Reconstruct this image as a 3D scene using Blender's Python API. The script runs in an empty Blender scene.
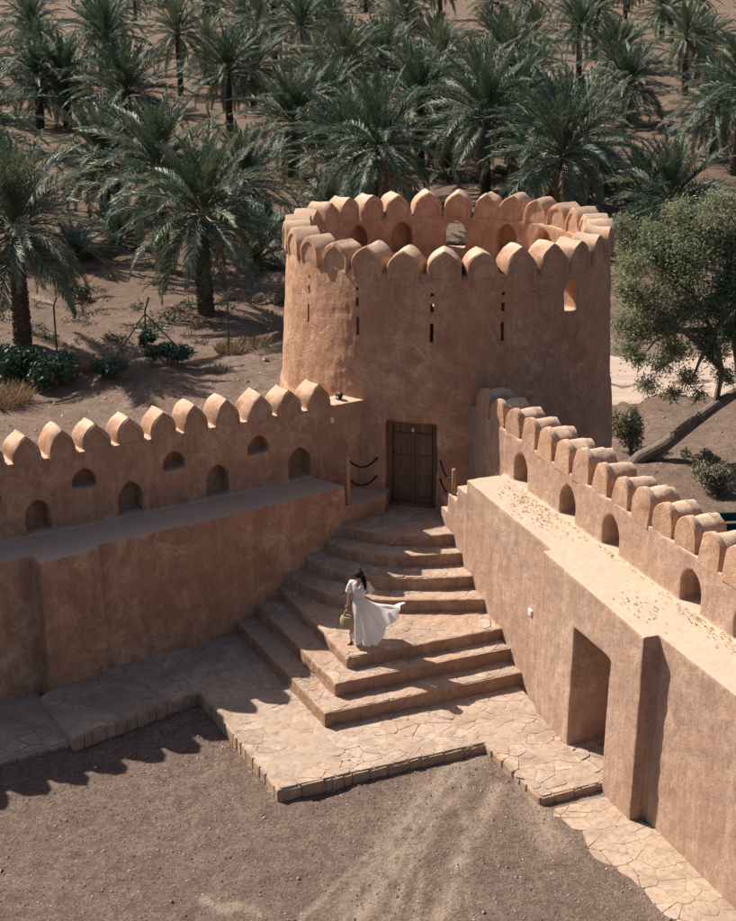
import bpy, bmesh, math, random
import numpy as np
from mathutils import Vector, Matrix, Euler

# ------------------------------------------------------------------ camera, sky, sun
scene = bpy.context.scene
CAM_H, FPX, PITCH = 14.0, 1500.0, math.radians(20.0)
cd = bpy.data.cameras.new('camera'); cam = bpy.data.objects.new('camera', cd)
scene.collection.objects.link(cam); scene.camera = cam
cd.sensor_fit = 'HORIZONTAL'; cd.sensor_width = 36.0; cd.lens = 36.0 * FPX / 736.0
cd.clip_start = 0.5; cd.clip_end = 3000
cam.location = (0, 0, CAM_H); cam.rotation_euler = (math.pi / 2 - PITCH, 0, 0)

SUN_AZ, SUN_EL = math.radians(145.0), math.radians(45.0)      # direction towards the sun
world = bpy.data.worlds.new('World'); scene.world = world; world.use_nodes = True
wn = world.node_tree
sky = wn.nodes.new('ShaderNodeTexSky'); sky.sky_type = 'NISHITA'; sky.sun_disc = False
sky.sun_elevation = SUN_EL; sky.sun_rotation = math.pi / 2 - SUN_AZ
sky.air_density = 1.0; sky.dust_density = 2.5; sky.ozone_density = 1.0
bg = wn.nodes['Background']; bg.inputs[1].default_value = 0.058
wn.links.new(sky.outputs[0], bg.inputs[0])
sd = bpy.data.lights.new('sun', 'SUN'); sun = bpy.data.objects.new('sun', sd); scene.collection.objects.link(sun)
sd.energy = 5.0; sd.angle = math.radians(0.55); sd.color = (1.0, 0.92, 0.81)
tosun = Vector((math.cos(SUN_AZ) * math.cos(SUN_EL), math.sin(SUN_AZ) * math.cos(SUN_EL), math.sin(SUN_EL)))
sun.rotation_euler = tosun.to_track_quat('Z', 'Y').to_euler(); sun.location = (-20, 40, 40)
scene.view_settings.view_transform = 'Standard'; scene.view_settings.look = 'None'
scene.view_settings.exposure = 0.74; scene.view_settings.gamma = 1.0; scene.view_settings.use_curve_mapping = False
scene.render.engine = 'CYCLES'
scene.cycles.max_bounces = 8; scene.cycles.diffuse_bounces = 5; scene.cycles.transparent_max_bounces = 4

rng = np.random.default_rng(7); random.seed(7)
R = math.radians

# ------------------------------------------------------------------ photo pixel -> place
def ray(u, v):
    a = (u - 368) / FPX; b = (v - 460.5) / FPX; c, s = math.cos(PITCH), math.sin(PITCH)
    return np.array([a, c - b * s, -s - b * c])
def gp(u, v, z=0.0):
    d = ray(u, v); return d * ((z - CAM_H) / d[2]) + np.array([0, 0, CAM_H])
def at(u, v, y):
    d = ray(u, v); return d * (y / d[1]) + np.array([0, 0, CAM_H])

# ------------------------------------------------------------------ helpers
def link(o, parent=None):
    scene.collection.objects.link(o)
    if parent: o.parent = parent
    return o
def tag(o, label=None, cat=None, group=None, kind=None):
    if label: o['label'] = label
    if cat: o['category'] = cat
    if group: o['group'] = group
    if kind: o['kind'] = kind
    return o
def empty(name, loc=(0, 0, 0), rz=0.0):
    o = bpy.data.objects.new(name, None); o.location = loc; o.rotation_euler = (0, 0, rz); o.empty_display_size = 0.2
    return link(o)
def mesh(name, V, F, smooth=False):
    me = bpy.data.meshes.new(name); me.from_pydata([tuple(map(float, v)) for v in V], [], [tuple(int(i) for i in f) for f in F])
    if smooth: me.polygons.foreach_set('use_smooth', [True] * len(me.polygons))
    me.update(); return me
def obj(name, me, mat, parent=None, loc=None):
    o = bpy.data.objects.new(name, me)
    if mat is not None and len(me.materials) == 0: me.materials.append(mat)
    if loc is not None: o.location = loc
    return link(o, parent)
def prism(top, z0, z1, bottom=None):
    """closed prism from a plan polygon; an optional other bottom outline gives batter"""
    bottom = top if bottom is None else bottom
    n = len(top); V = [(p[0], p[1], z0) for p in bottom] + [(p[0], p[1], z1) for p in top]
    area = sum(top[i][0] * top[(i + 1) % n][1] - top[(i + 1) % n][0] * top[i][1] for i in range(n))
    F = [tuple(range(n))[::-1], tuple(range(n, 2 * n))] + [(i, (i + 1) % n, n + (i + 1) % n, n + i) for i in range(n)]
    if area < 0: F = [f[::-1] for f in F]
    return V, F
def merge(parts):
    V, F = [], []
    for v, f in parts:
        b = len(V); V += list(v); F += [tuple(i + b for i in q) for q in f]
    return V, F
def box(cx, cy, cz, sx, sy, sz):
    return prism([(cx - sx / 2, cy - sy / 2), (cx + sx / 2, cy - sy / 2), (cx + sx / 2, cy + sy / 2), (cx - sx / 2, cy + sy / 2)], cz - sz / 2, cz + sz / 2)
def xf(vf, fn):
    return [fn(*v) for v in vf[0]], vf[1]
def tube(pts, rads, n=8, cap=True):
    pts = [Vector(p) for p in pts]; V, F = [], []
    up = Vector((0.13, 0.31, 0.94))
    for i, p in enumerate(pts):
        t = (pts[min(i + 1, len(pts) - 1)] - pts[max(i - 1, 0)]).normalized()
        a = t.cross(up)
        if a.length < 1e-3: a = t.cross(Vector((1, 0, 0)))
        a.normalize(); b = t.cross(a)
        r = rads[i] if hasattr(rads, '__len__') else rads
        V += [p + (a * math.cos(2 * math.pi * k / n) + b * math.sin(2 * math.pi * k / n)) * r for k in range(n)]
    for i in range(len(pts) - 1):
        for k in range(n):
            F.append((i * n + k, i * n + (k + 1) % n, (i + 1) * n + (k + 1) % n, (i + 1) * n + k))
    if cap:
        F.append(tuple(range(n))[::-1]); m = (len(pts) - 1) * n; F.append(tuple(range(m, m + n)))
    return V, F
class Fourier:
    """smooth random field for relief"""
    def __init__(s, seed, lam, k=26):
        g = np.random.default_rng(seed); d = g.normal(size=(k, 3)); d /= np.linalg.norm(d, axis=1)[:, None]
        s.K = d * (2 * math.pi / (lam * g.uniform(.6, 1.6, k)))[:, None]; s.ph = g.uniform(0, 6.28, k); s.k = k
    def __call__(s, P):
        out = np.zeros(len(P))
        for i in range(s.k): out += np.sin(P @ s.K[i] + s.ph[i])
        return out / math.sqrt(s.k / 2)
NBIG, NMID, NFINE = Fourier(1, 1.9), Fourier(2, .45), Fourier(3, .16)
def boolean(vf, cutters, solver='EXACT'):
    a = bpy.data.objects.new('a', mesh('a', *vf) if isinstance(vf, tuple) else vf); link(a)
    c = bpy.data.objects.new('c', mesh('c', *merge(cutters))); link(c)
    for o in ((a, c) if isinstance(vf, tuple) else (c,)):
        bm = bmesh.new(); bm.from_mesh(o.data); bmesh.ops.recalc_face_normals(bm, faces=bm.faces); bm.to_mesh(o.data); bm.free()
    m = a.modifiers.new('b', 'BOOLEAN'); m.operation = 'DIFFERENCE'; m.object = c; m.solver = solver
    dg = bpy.context.evaluated_depsgraph_get(); me = bpy.data.meshes.new_from_object(a.evaluated_get(dg))
    if not isinstance(vf, tuple):
        bpy.data.objects.remove(a); bpy.data.objects.remove(c); return me
    V = [tuple(v.co) for v in me.vertices]; F = [tuple(p.vertices) for p in me.polygons]
    bpy.data.objects.remove(a); bpy.data.objects.remove(c)
    return V, F
def mud(name, parts, voxel, amp=(.02, .008, .003), smooth=3, frame=None):
    """fuse closed pieces into one hand-plastered surface: voxel union, softened, uneven"""
    V_, F_ = merge(parts)
    if frame:                                              # fuse square to the wall so that its edges stay straight
        o_, e_ = np.array(frame[0]), np.array(frame[1]) / np.linalg.norm(frame[1]); q_ = np.array([-e_[1], e_[0]])
        A_ = np.array([tuple(v) for v in V_], float); B_ = A_.copy(); B_[:, 0] = (A_[:, :2] - o_) @ e_; B_[:, 1] = (A_[:, :2] - o_) @ q_; V_ = B_
    a = bpy.data.objects.new('a', mesh('a', V_, F_)); link(a)
    m = a.modifiers.new('r', 'REMESH'); m.mode = 'VOXEL'; m.voxel_size = voxel
    s = a.modifiers.new('s', 'SMOOTH'); s.factor = .5; s.iterations = smooth
    dg = bpy.context.evaluated_depsgraph_get(); me = bpy.data.meshes.new_from_object(a.evaluated_get(dg)); me.name = name
    bpy.data.objects.remove(a)
    n = len(me.vertices); P = np.empty(n * 3); me.vertices.foreach_get('co', P); P = P.reshape(-1, 3)
    N = np.empty(n * 3); me.vertices.foreach_get('normal', N); N = N.reshape(-1, 3)
    if frame:
        P = np.column_stack([o_ + P[:, :1] * e_ + P[:, 1:2] * q_, P[:, 2]]); N = np.column_stack([N[:, :1] * e_ + N[:, 1:2] * q_, N[:, 2]])
    d = NBIG(P) * amp[0] + NMID(P) * amp[1] + NFINE(P) * amp[2]
    me.vertices.foreach_set('co', (P + N * d[:, None]).ravel())
    me.polygons.foreach_set('use_smooth', [True] * len(me.polygons)); me.update()
    return me

# ------------------------------------------------------------------ materials
def new_mat(name):
    m = bpy.data.materials.new(name); m.use_nodes = True; nt = m.node_tree
    return m, nt, nt.nodes['Principled BSDF']
class NB:
    def __init__(s, nt): s.nt = nt
    def node(s, t, **kw):
        n = s.nt.nodes.new(t)
        for k, v in kw.items(): setattr(n, k, v)
        return n
    def put(s, sock, val):
        if val is None: return
        if isinstance(val, bpy.types.NodeSocket): s.nt.links.new(val, sock)
        else: sock.default_value = val
    def pos(s): return s.node('ShaderNodeNewGeometry').outputs['Position']
    def mapping(s, vec, scale):
        n = s.node('ShaderNodeMapping'); s.put(n.inputs['Vector'], vec); n.inputs['Scale'].default_value = scale; return n.outputs[0]
    def noise(s, vec, scale, detail=4, rough=.55, dist=0.0):
        n = s.node('ShaderNodeTexNoise'); s.put(n.inputs['Vector'], vec); n.inputs['Scale'].default_value = scale
        n.inputs['Detail'].default_value = detail; n.inputs['Roughness'].default_value = rough; n.inputs['Distortion'].default_value = dist
        return n.outputs['Fac']
    def voro(s, vec, scale, feature='F1', out='Distance', rnd=1.0):
        n = s.node('ShaderNodeTexVoronoi'); n.feature = feature; s.put(n.inputs['Vector'], vec); n.inputs['Scale'].default_value = scale
        n.inputs['Randomness'].default_value = rnd; return n.outputs[out]
    def ramp(s, fac, stops, interp='LINEAR'):
        n = s.node('ShaderNodeValToRGB'); s.put(n.inputs[0], fac); cr = n.color_ramp; cr.interpolation = interp
        while len(cr.elements) < len(stops): cr.elements.new(.5)
        for e, (p, c) in zip(cr.elements, stops):
            e.position = p; e.color = (*c, 1) if hasattr(c, '__len__') else (c, c, c, 1)
        return n.outputs[0]
    def mix(s, fac, a, b, mode='MIX'):
        n = s.node('ShaderNodeMix', data_type='RGBA', blend_type=mode)
        s.put(n.inputs[0], fac)
        for k, v in ((6, a), (7, b)):
            if not isinstance(v, bpy.types.NodeSocket): v = (*v, 1)
            s.put(n.inputs[k], v)
        return n.outputs[2]
    def math(s, op, a, b=None, c=None):
        n = s.node('ShaderNodeMath', operation=op)
        for i, v in enumerate((a, b, c)):
            if v is not None: s.put(n.inputs[i], v)
        return n.outputs[0]
    def bump(s, h, strength, dist, normal=None):
        n = s.node('ShaderNodeBump'); s.put(n.inputs['Height'], h); n.inputs['Strength'].default_value = strength
        n.inputs['Distance'].default_value = dist
        if normal: s.put(n.inputs['Normal'], normal)
        return n.outputs[0]

def plaster(name, dark, mid, pale, dust, cracks=.5, dustamt=.8, streak=.35, relief=.8):
    def soft(c):
        l = .3 * c[0] + .55 * c[1] + .15 * c[2]; return tuple(x + (l - x) * .03 for x in c)
    dark, mid, pale, dust = map(soft, (dark, mid, pale, dust))
    m, nt, bs = new_mat(name); b = NB(nt); P = b.pos()
    n1 = b.noise(P, .75, 6, .62, .9); n2 = b.noise(P, 2.9, 7, .66, .5); n3 = b.noise(P, 55, 4, .65); n4 = b.noise(P, 13, 6, .7); n6 = b.noise(P, 1.5, 6, .7, 1.2)
    col = b.ramp(n1, [(.36, dark), (.50, mid), (.64, pale)])
    col = b.mix(b.ramp(n2, [(.38, .85), (.60, 0.0)]), col, tuple(c * .92 for c in dark))
    col = b.mix(b.ramp(n6, [(.50, 0.0), (.58, .6), (.70, .9)]), col, tuple(c * f for c, f in zip(dark, (.80, .78, .82))))
    # rain streaks: long in z
    st = b.noise(b.mapping(P, (3.2, 3.2, .28)), 1.6, 5, .65)
    col = b.mix(b.math('MULTIPLY', b.ramp(st, [(.52, 0.0), (.72, 1.0)]), streak), col, pale)
    st2 = b.noise(b.mapping(P, (4.6, 4.6, .35)), 1.3, 5, .65)
    col = b.mix(b.math('MULTIPLY', b.ramp(st2, [(.55, 0.0), (.75, 1.0)]), streak * .8), col, tuple(c * .62 for c in dark))
    # patches of newer, smoother plaster
    pv = b.voro(b.mix(.12, P, b.node('ShaderNodeTexNoise').outputs['Color']), .55, out='Color')
    sep = b.node('ShaderNodeSeparateColor'); b.put(sep.inputs[0], pv)
    col = b.mix(b.math('MULTIPLY', sep.outputs[0], .22), col, pale)
    # fine mottling and chips
    col = b.mix(b.ramp(n4, [(.38, .65), (.54, 0.0)]), col, tuple(c * .70 for c in mid))
    col = b.mix(b.math('MULTIPLY', b.ramp(n3, [(.48, 0.0), (.70, 1.0)]), .55), col, pale)
    n8 = b.noise(P, 26, 5, .75); n9 = b.noise(b.mapping(P, (1, 1, .4)), 7, 5, .7, .6)
    col = b.mix(b.math('MULTIPLY', b.ramp(n8, [(.36, 1.0), (.48, 0.0)]), .55), col, tuple(c * .55 for c in mid))
    col = b.mix(b.math('MULTIPLY', b.ramp(n9, [(.54, 0.0), (.66, 1.0)]), .35), col, pale)
    # cracks: thin, pale with repair slip
    wn_ = b.node('ShaderNodeTexNoise'); b.put(wn_.inputs['Vector'], P); wn_.inputs['Scale'].default_value = 2.2; wn_.inputs['Detail'].default_value = 5
    wp = b.mix(.22, P, wn_.outputs['Color'], 'ADD')
    ed = b.voro(wp, .62, 'DISTANCE_TO_EDGE')
    line = b.ramp(ed, [(.0, 1.0), (.003, .7), (.007, 0.0)])
    gate = b.ramp(b.noise(P, 1.3, 3), [(.54, 0.0), (.64, 1.0)])
    cr = b.math('MULTIPLY', b.math('MULTIPLY', line, gate), cracks)
    col = b.mix(cr, col, dust)
    # wind-blown dust on everything that faces up
    g = b.node('ShaderNodeNewGeometry'); sx = b.node('ShaderNodeSeparateXYZ'); b.put(sx.inputs[0], g.outputs['Normal'])
    dn = b.math('MULTIPLY', b.ramp(sx.outputs[2], [(.55, 0.0), (.92, 1.0)]), b.ramp(n4, [(.2, .65), (.7, 1.0)]))
    col = b.mix(b.math('MULTIPLY', dn, dustamt), col, dust)
    b.put(bs.inputs['Base Color'], col); bs.inputs['Roughness'].default_value = .95; bs.inputs['Specular IOR Level'].default_value = .12
    h = b.math('ADD', b.math('ADD', b.math('MULTIPLY', n3, .35), b.math('MULTIPLY', n8, .5)), b.math('ADD', n4, b.math('MULTIPLY', cr, -.3)))
    b.put(bs.inputs['Normal'], b.bump(h, relief, .03))
    return m
M = {}
M['mud'] = plaster('mud_plaster', (.33, .162, .092), (.52, .292, .180), (.68, .440, .300), (.66, .48, .36), relief=.7)
M['mud_tower'] = plaster('tower_plaster', (.37, .182, .104), (.52, .290, .180), (.64, .405, .275), (.68, .49, .36), cracks=.8, dustamt=.6)
M['mud_pale'] = plaster('pale_plaster', (.345, .205, .142), (.455, .292, .208), (.54, .380, .285), (.55, .415, .315), cracks=.12, streak=.7, relief=.38)
M['mud_merlon'] = plaster('merlon_plaster', (.37, .200, .122), (.49, .290, .188), (.59, .385, .265), (.66, .48, .355), cracks=.25, dustamt=.75, relief=.5)
M['step'] = plaster('step_plaster', (.27, .145, .09), (.42, .25, .165), (.53, .35, .245), (.54, .385, .28), cracks=.2, dustamt=.5, streak=.7)

def stone_mat(name, cols, joint=False):
    m, nt, bs = new_mat(name); b = NB(nt); P = b.pos()
    oi = b.node('ShaderNodeObjectInfo').outputs['Random']
    col = b.ramp(oi, [(i / (len(cols) - 1), c) for i, c in enumerate(cols)])
    n1 = b.noise(P, 5, 6, .65, .4); n2 = b.noise(P, 30, 4, .6)
    col = b.mix(b.ramp(n1, [(.35, .55), (.6, 0.0)]), col, tuple(c * .6 for c in cols[0]))
    col = b.mix(b.math('MULTIPLY', b.ramp(n2, [(.5, 0.0), (.8, 1.0)]), .5), col, cols[-1])
    n5 = b.noise(P, 1.1, 4, .6)
    col = b.mix(b.ramp(n5, [(.46, 0.0), (.64, .6)]), col, (.43, .32, .245))
    n7 = b.noise(P, .8, 6, .7, .8)
    col = b.mix(b.ramp(n7, [(.47, 0.0), (.60, .6), (.70, .8)]), col, (.23, .165, .128))
    n9 = b.noise(P, 14, 6, .75)
    col = b.mix(b.ramp(n9, [(.38, .7), (.50, 0.0)]), col, (.24, .165, .12))
    b.put(bs.inputs['Base Color'], col); bs.inputs['Roughness'].default_value = .85; bs.inputs['Specular IOR Level'].default_value = .25
    b.put(bs.inputs['Normal'], b.bump(b.math('ADD', n1, b.math('MULTIPLY', n2, .4)), .6, .02))
    return m
M['flag'] = stone_mat('flagstone', [(.37, .265, .20), (.46, .335, .25), (.40, .30, .235), (.53, .405, .315), (.44, .34, .275)])
M['edge_stone'] = stone_mat('edge_stone', [(.30, .19, .12), (.46, .30, .19), (.38, .265, .185), (.54, .385, .265), (.42, .27, .17)])
M['path_stone'] = stone_mat('path_stone', [(.40, .295, .215), (.47, .355, .265), (.43, .32, .235), (.50, .385, .29)])

def simple(name, col, rough=.8, var=.25, scale=8, spec=.3, bump=.3, bd=.01, metallic=0.0):
    m, nt, bs = new_mat(name); b = NB(nt); P = b.pos(); n = b.noise(P, scale, 5, .6)
    c = b.mix(b.ramp(n, [(.3, 1.0), (.7, 0.0)]), col, tuple(x * (1 - var) for x in col))
    b.put(bs.inputs['Base Color'], c); bs.inputs['Roughness'].default_value = rough; bs.inputs['Specular IOR Level'].default_value = spec
    bs.inputs['Metallic'].default_value = metallic
    if bump: b.put(bs.inputs['Normal'], b.bump(b.noise(P, scale * 4, 4), bump, bd))
    return m
M['mortar'] = simple('mortar', (.42, .31, .235), .95, .22, 6)
M['bedding'] = simple('bedding', (.37, .27, .195), .95, .35, 9)
M['wood'] = None
def wood(name, a, c):
    m, nt, bs = new_mat(name); b = NB(nt)
    tc = b.node('ShaderNodeTexCoord').outputs['Object']
    oi = b.node('ShaderNodeObjectInfo').outputs['Random']
    w = b.noise(b.mapping(tc, (14, 14, .9)), 3, 6, .6, .4)
    col = b.mix(w, a, c); col = b.mix(b.math('MULTIPLY', oi, .4), col, tuple(x * .6 for x in a))
    b.put(bs.inputs['Base Color'], col); bs.inputs['Roughness'].default_value = .7; bs.inputs['Specular IOR Level'].default_value = .3
    b.put(bs.inputs['Normal'], b.bump(w, .5, .01)); return m
M['wood'] = wood('door_wood', (.11, .060, .035), (.28, .165, .098))
M['post'] = wood('post_wood', (.30, .17, .095), (.46, .30, .19))
M['iron'] = simple('iron', (.035, .026, .022), .6, .4, 30, .4)
M['rope'] = simple('rope', (.030, .024, .024), .9, .3, 60)
M['whitebox'] = simple('white_plastic', (.72, .66, .58), .5, .15, 20, .4, .1)
M['green_steel'] = simple('green_steel', (.035, .060, .045), .55, .3, 20, .4, .1)
M['teal'] = simple('teal_plastic', (.012, .060, .062), .5, .2, 8, .4, .1)

def leaf_mat(name, a, c, dry, dryamt, rough=.42, trans=.12):
    m, nt, bs = new_mat(name); b = NB(nt); P = b.pos()
    oi = b.node('ShaderNodeObjectInfo').outputs['Random']; ri = b.node('ShaderNodeNewGeometry').outputs['Random Per Island']
    col = b.mix(ri, a, c); col = b.mix(b.ramp(oi, [(.0, .55), (.5, 0.0)]), col, tuple(x * .7 for x in a)); col = b.mix(b.ramp(oi, [(.6, 0.0), (1.0, .30)]), col, dry)
    gate = b.ramp(b.math('ADD', b.math('MULTIPLY', b.noise(P, .9, 3), .75), b.math('MULTIPLY', ri, .25)), [(1 - dryamt - .10, 0.0), (1 - dryamt + .10, 1.0)])
    col = b.mix(gate, col, dry)
    b.put(bs.inputs['Base Color'], col); bs.inputs['Roughness'].default_value = rough; bs.inputs['Specular IOR Level'].default_value = .35
    tr = b.node('ShaderNodeBsdfTranslucent'); b.put(tr.inputs['Color'], col)
    mx = b.node('ShaderNodeMixShader'); mx.inputs[0].default_value = trans
    out = nt.nodes['Material Output']
    nt.links.new(bs.outputs[0], mx.inputs[1]); nt.links.new(tr.outputs[0], mx.inputs[2]); nt.links.new(mx.outputs[0], out.inputs[0])
    return m
M['palm'] = leaf_mat('palm_leaf', (.036, .074, .046), (.105, .152, .098), (.27, .255, .165), .38, .52, .18)
M['palm_dry'] = leaf_mat('dry_frond', (.22, .155, .095), (.32, .24, .155), (.16, .11, .07), .4, .7)
M['ledge_litter'] = leaf_mat('ledge_leaf', (.24, .17, .115), (.36, .265, .185), (.18, .125, .085), .3, .8)
M['litter'] = leaf_mat('litter_leaf', (.12, .085, .055), (.21, .155, .105), (.075, .055, .04), .45, .8)
M['stalk'] = simple('fruit_stalk', (.34, .25, .13), .7, .3, 12)
M['acacia'] = leaf_mat('acacia_leaf', (.19, .215, .12), (.27, .285, .17), (.33, .30, .20), .34, .6, .4)
M['acacia_green'] = leaf_mat('acacia_green_leaf', (.07, .15, .075), (.15, .24, .125), (.2, .22, .12), .3, .6, .36)
M['shrub'] = leaf_mat('shrub_leaf', (.035, .078, .050), (.09, .145, .09), (.15, .15, .09), .3, .5)
M['scrub'] = leaf_mat('scrub_leaf', (.10, .115, .075), (.17, .175, .12), (.26, .21, .14), .45, .7)
M['drygrass'] = leaf_mat('dry_grass', (.26, .20, .12), (.38, .30, .19), (.30, .19, .10), .5, .8)
def bark(name, a, c):
    m, nt, bs = new_mat(name); b = NB(nt); P = b.pos()
    n = b.noise(b.mapping(P, (1, 1, .6)), 9, 6, .7); col = b.ramp(n, [(.3, a), (.65, c)])
    ri = b.node('ShaderNodeNewGeometry').outputs['Random Per Island']; col = b.mix(b.math('MULTIPLY', ri, .5), col, a)
    b.put(bs.inputs['Base Color'], col); bs.inputs['Roughness'].default_value = .9
    b.put(bs.inputs['Normal'], b.bump(n, .8, .03)); return m
M['palm_bark'] = bark('palm_bark', (.045, .032, .024), (.13, .095, .068))
M['tree_bark'] = bark('tree_bark', (.085, .062, .048), (.23, .175, .135))

def ground_mat():
    m, nt, bs = new_mat('ground'); b = NB(nt); P = b.pos()
    at_ = b.node('ShaderNodeAttribute', attribute_name='court').outputs['Fac']
    tr_ = b.node('ShaderNodeAttribute', attribute_name='track').outputs['Fac']
    n1 = b.noise(P, .45, 6, .6, .5); n2 = b.noise(P, 4, 6, .7); n3 = b.noise(P, 45, 4, .7); n4 = b.voro(P, 48, out='Color')
    court = b.ramp(n1, [(.3, (.27, .187, .148)), (.7, (.36, .26, .208))])
    court = b.mix(b.ramp(n2, [(.40, .8), (.58, 0.0)]), court, (.185, .127, .100))
    tn = b.math('MULTIPLY', tr_, b.ramp(b.noise(b.mapping(P, (1, .45, 1)), 5, 6, .7), [(.35, .1), (.6, 1.0)]))
    court = b.mix(tn, court, (.50, .385, .30))
    sep = b.node('ShaderNodeSeparateColor'); b.put(sep.inputs[0], n4)
    grit = b.ramp(sep.outputs[0], [(.80, 0.0), (.97, 1.0)])
    court = b.mix(b.math('MULTIPLY', grit, .45), court, (.44, .35, .28))
    court = b.mix(b.math('MULTIPLY', b.ramp(n3, [(.38, 1.0), (.52, 0.0)]), .75), court, (.13, .09, .07))
    outs = b.ramp(n1, [(.28, (.23, .150, .112)), (.5, (.31, .22, .168)), (.74, (.41, .305, .24))])
    outs = b.mix(b.ramp(n2, [(.38, .8), (.60, 0.0)]), outs, (.19, .125, .095))
    n9 = b.noise(P, 11, 6, .75)
    outs = b.mix(b.ramp(n9, [(.36, .8), (.50, 0.0)]), outs, (.15, .10, .078))
    outs = b.mix(b.math('MULTIPLY', b.ramp(n9, [(.58, 0.0), (.70, 1.0)]), .6), outs, (.48, .37, .30))
    outs = b.mix(b.math('MULTIPLY', b.ramp(n3, [(.36, 1.0), (.5, 0.0)]), .35), outs, (.20, .13, .10))
    nA = b.noise(P, 16, 6, .8)
    court = b.mix(b.ramp(nA, [(.38, .75), (.50, 0.0)]), court, (.145, .10, .08))
    court = b.mix(b.math('MULTIPLY', b.ramp(nA, [(.56, 0.0), (.68, 1.0)]), .55), court, (.50, .385, .315))
    court = b.mix(b.math('MULTIPLY', tn, .62), court, (.50, .385, .30))
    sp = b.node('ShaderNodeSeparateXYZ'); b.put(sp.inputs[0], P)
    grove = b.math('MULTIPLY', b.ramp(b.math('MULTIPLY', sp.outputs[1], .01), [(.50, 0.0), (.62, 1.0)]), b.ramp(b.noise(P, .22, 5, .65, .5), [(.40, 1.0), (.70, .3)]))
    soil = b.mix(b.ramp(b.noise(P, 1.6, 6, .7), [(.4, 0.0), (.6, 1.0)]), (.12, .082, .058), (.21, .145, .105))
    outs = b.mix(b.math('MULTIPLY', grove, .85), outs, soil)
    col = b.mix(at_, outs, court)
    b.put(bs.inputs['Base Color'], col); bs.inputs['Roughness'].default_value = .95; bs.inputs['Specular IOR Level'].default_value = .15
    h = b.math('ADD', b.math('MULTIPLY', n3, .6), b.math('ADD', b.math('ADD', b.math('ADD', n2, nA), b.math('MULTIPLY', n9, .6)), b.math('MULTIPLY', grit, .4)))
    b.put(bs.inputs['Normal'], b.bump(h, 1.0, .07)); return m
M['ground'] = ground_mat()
def road_mat():
    m, nt, bs = new_mat('road_sand'); b = NB(nt); P = b.pos()
    n1 = b.noise(b.mapping(P, (.12, 1.6, 1)), 2.2, 5, .6); n3 = b.noise(P, 30, 4, .7)
    col = b.ramp(n1, [(.35, (.33, .24, .185)), (.6, (.44, .335, .265))])
    col = b.mix(b.math('MULTIPLY', b.ramp(n3, [(.36, 1.0), (.5, 0.0)]), .25), col, (.3, .21, .16))
    b.put(bs.inputs['Base Color'], col); bs.inputs['Roughness'].default_value = .95
    b.put(bs.inputs['Normal'], b.bump(b.math('ADD', n1, b.math('MULTIPLY', n3, .3)), .7, .04)); return m
M['road'] = road_mat()

# ------------------------------------------------------------------ layout frames
LO, LE, LN = np.array([-6.33, 26.57]), np.array([.8554, .5180]), np.array([-.5180, .8554])     # left rampart: along, outwards
RO, RE, RN = np.array([2.89, 27.88]), np.array([.3716, -.9284]), np.array([.9284, .3716])      # right rampart
def L2(s, t): return LO + LE * s + LN * t
def R2(s, t): return RO + RE * s + RN * t
TC = np.array([1.8, 33.6])                                                                     # tower axis
ZL, ZR, ZP = 2.82, 3.42, .25

def court_mask(P):
    tl = (P[:, :2] - LO) @ LN; tr = (P[:, :2] - RO) @ RN
    f = lambda t: np.clip(1 - (t + .3) / .7, 0, 1)
    return f(tl) * f(tr) * np.clip((34 - P[:, 1]) / 2, 0, 1)
GA, GB, GC, GD = Fourier(11, 9), Fourier(12, 2.2), Fourier(13, .5), Fourier(14, .2)
def gh(P):
    P = np.asarray(P, float).reshape(-1, np.asarray(P).shape[-1]); Q = np.zeros((len(P), 3)); Q[:, :2] = P[:, :2]
    m = court_mask(Q)
    strip = np.clip((-(Q[:, :2] - RO) @ RN - 2.4) / .8, .12, 1)
    c = np.clip(.02 * (Q[:, 0] + 1.5), -.035, .10) + strip * (GB(Q) * .008 + GC(Q) * .010 + GD(Q) * .006)
    road = np.exp(-((Q[:, 1] - 46.5) / 3.2) ** 4) * (Q[:, 0] > 2)
    o = (GA(Q) * .08 + GB(Q) * .028 + GC(Q) * .020) * (1 - .9 * road) - .02
    return m * c + (1 - m) * o
def gz(x, y): return float(gh(np.array([[x, y]]))[0])

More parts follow.
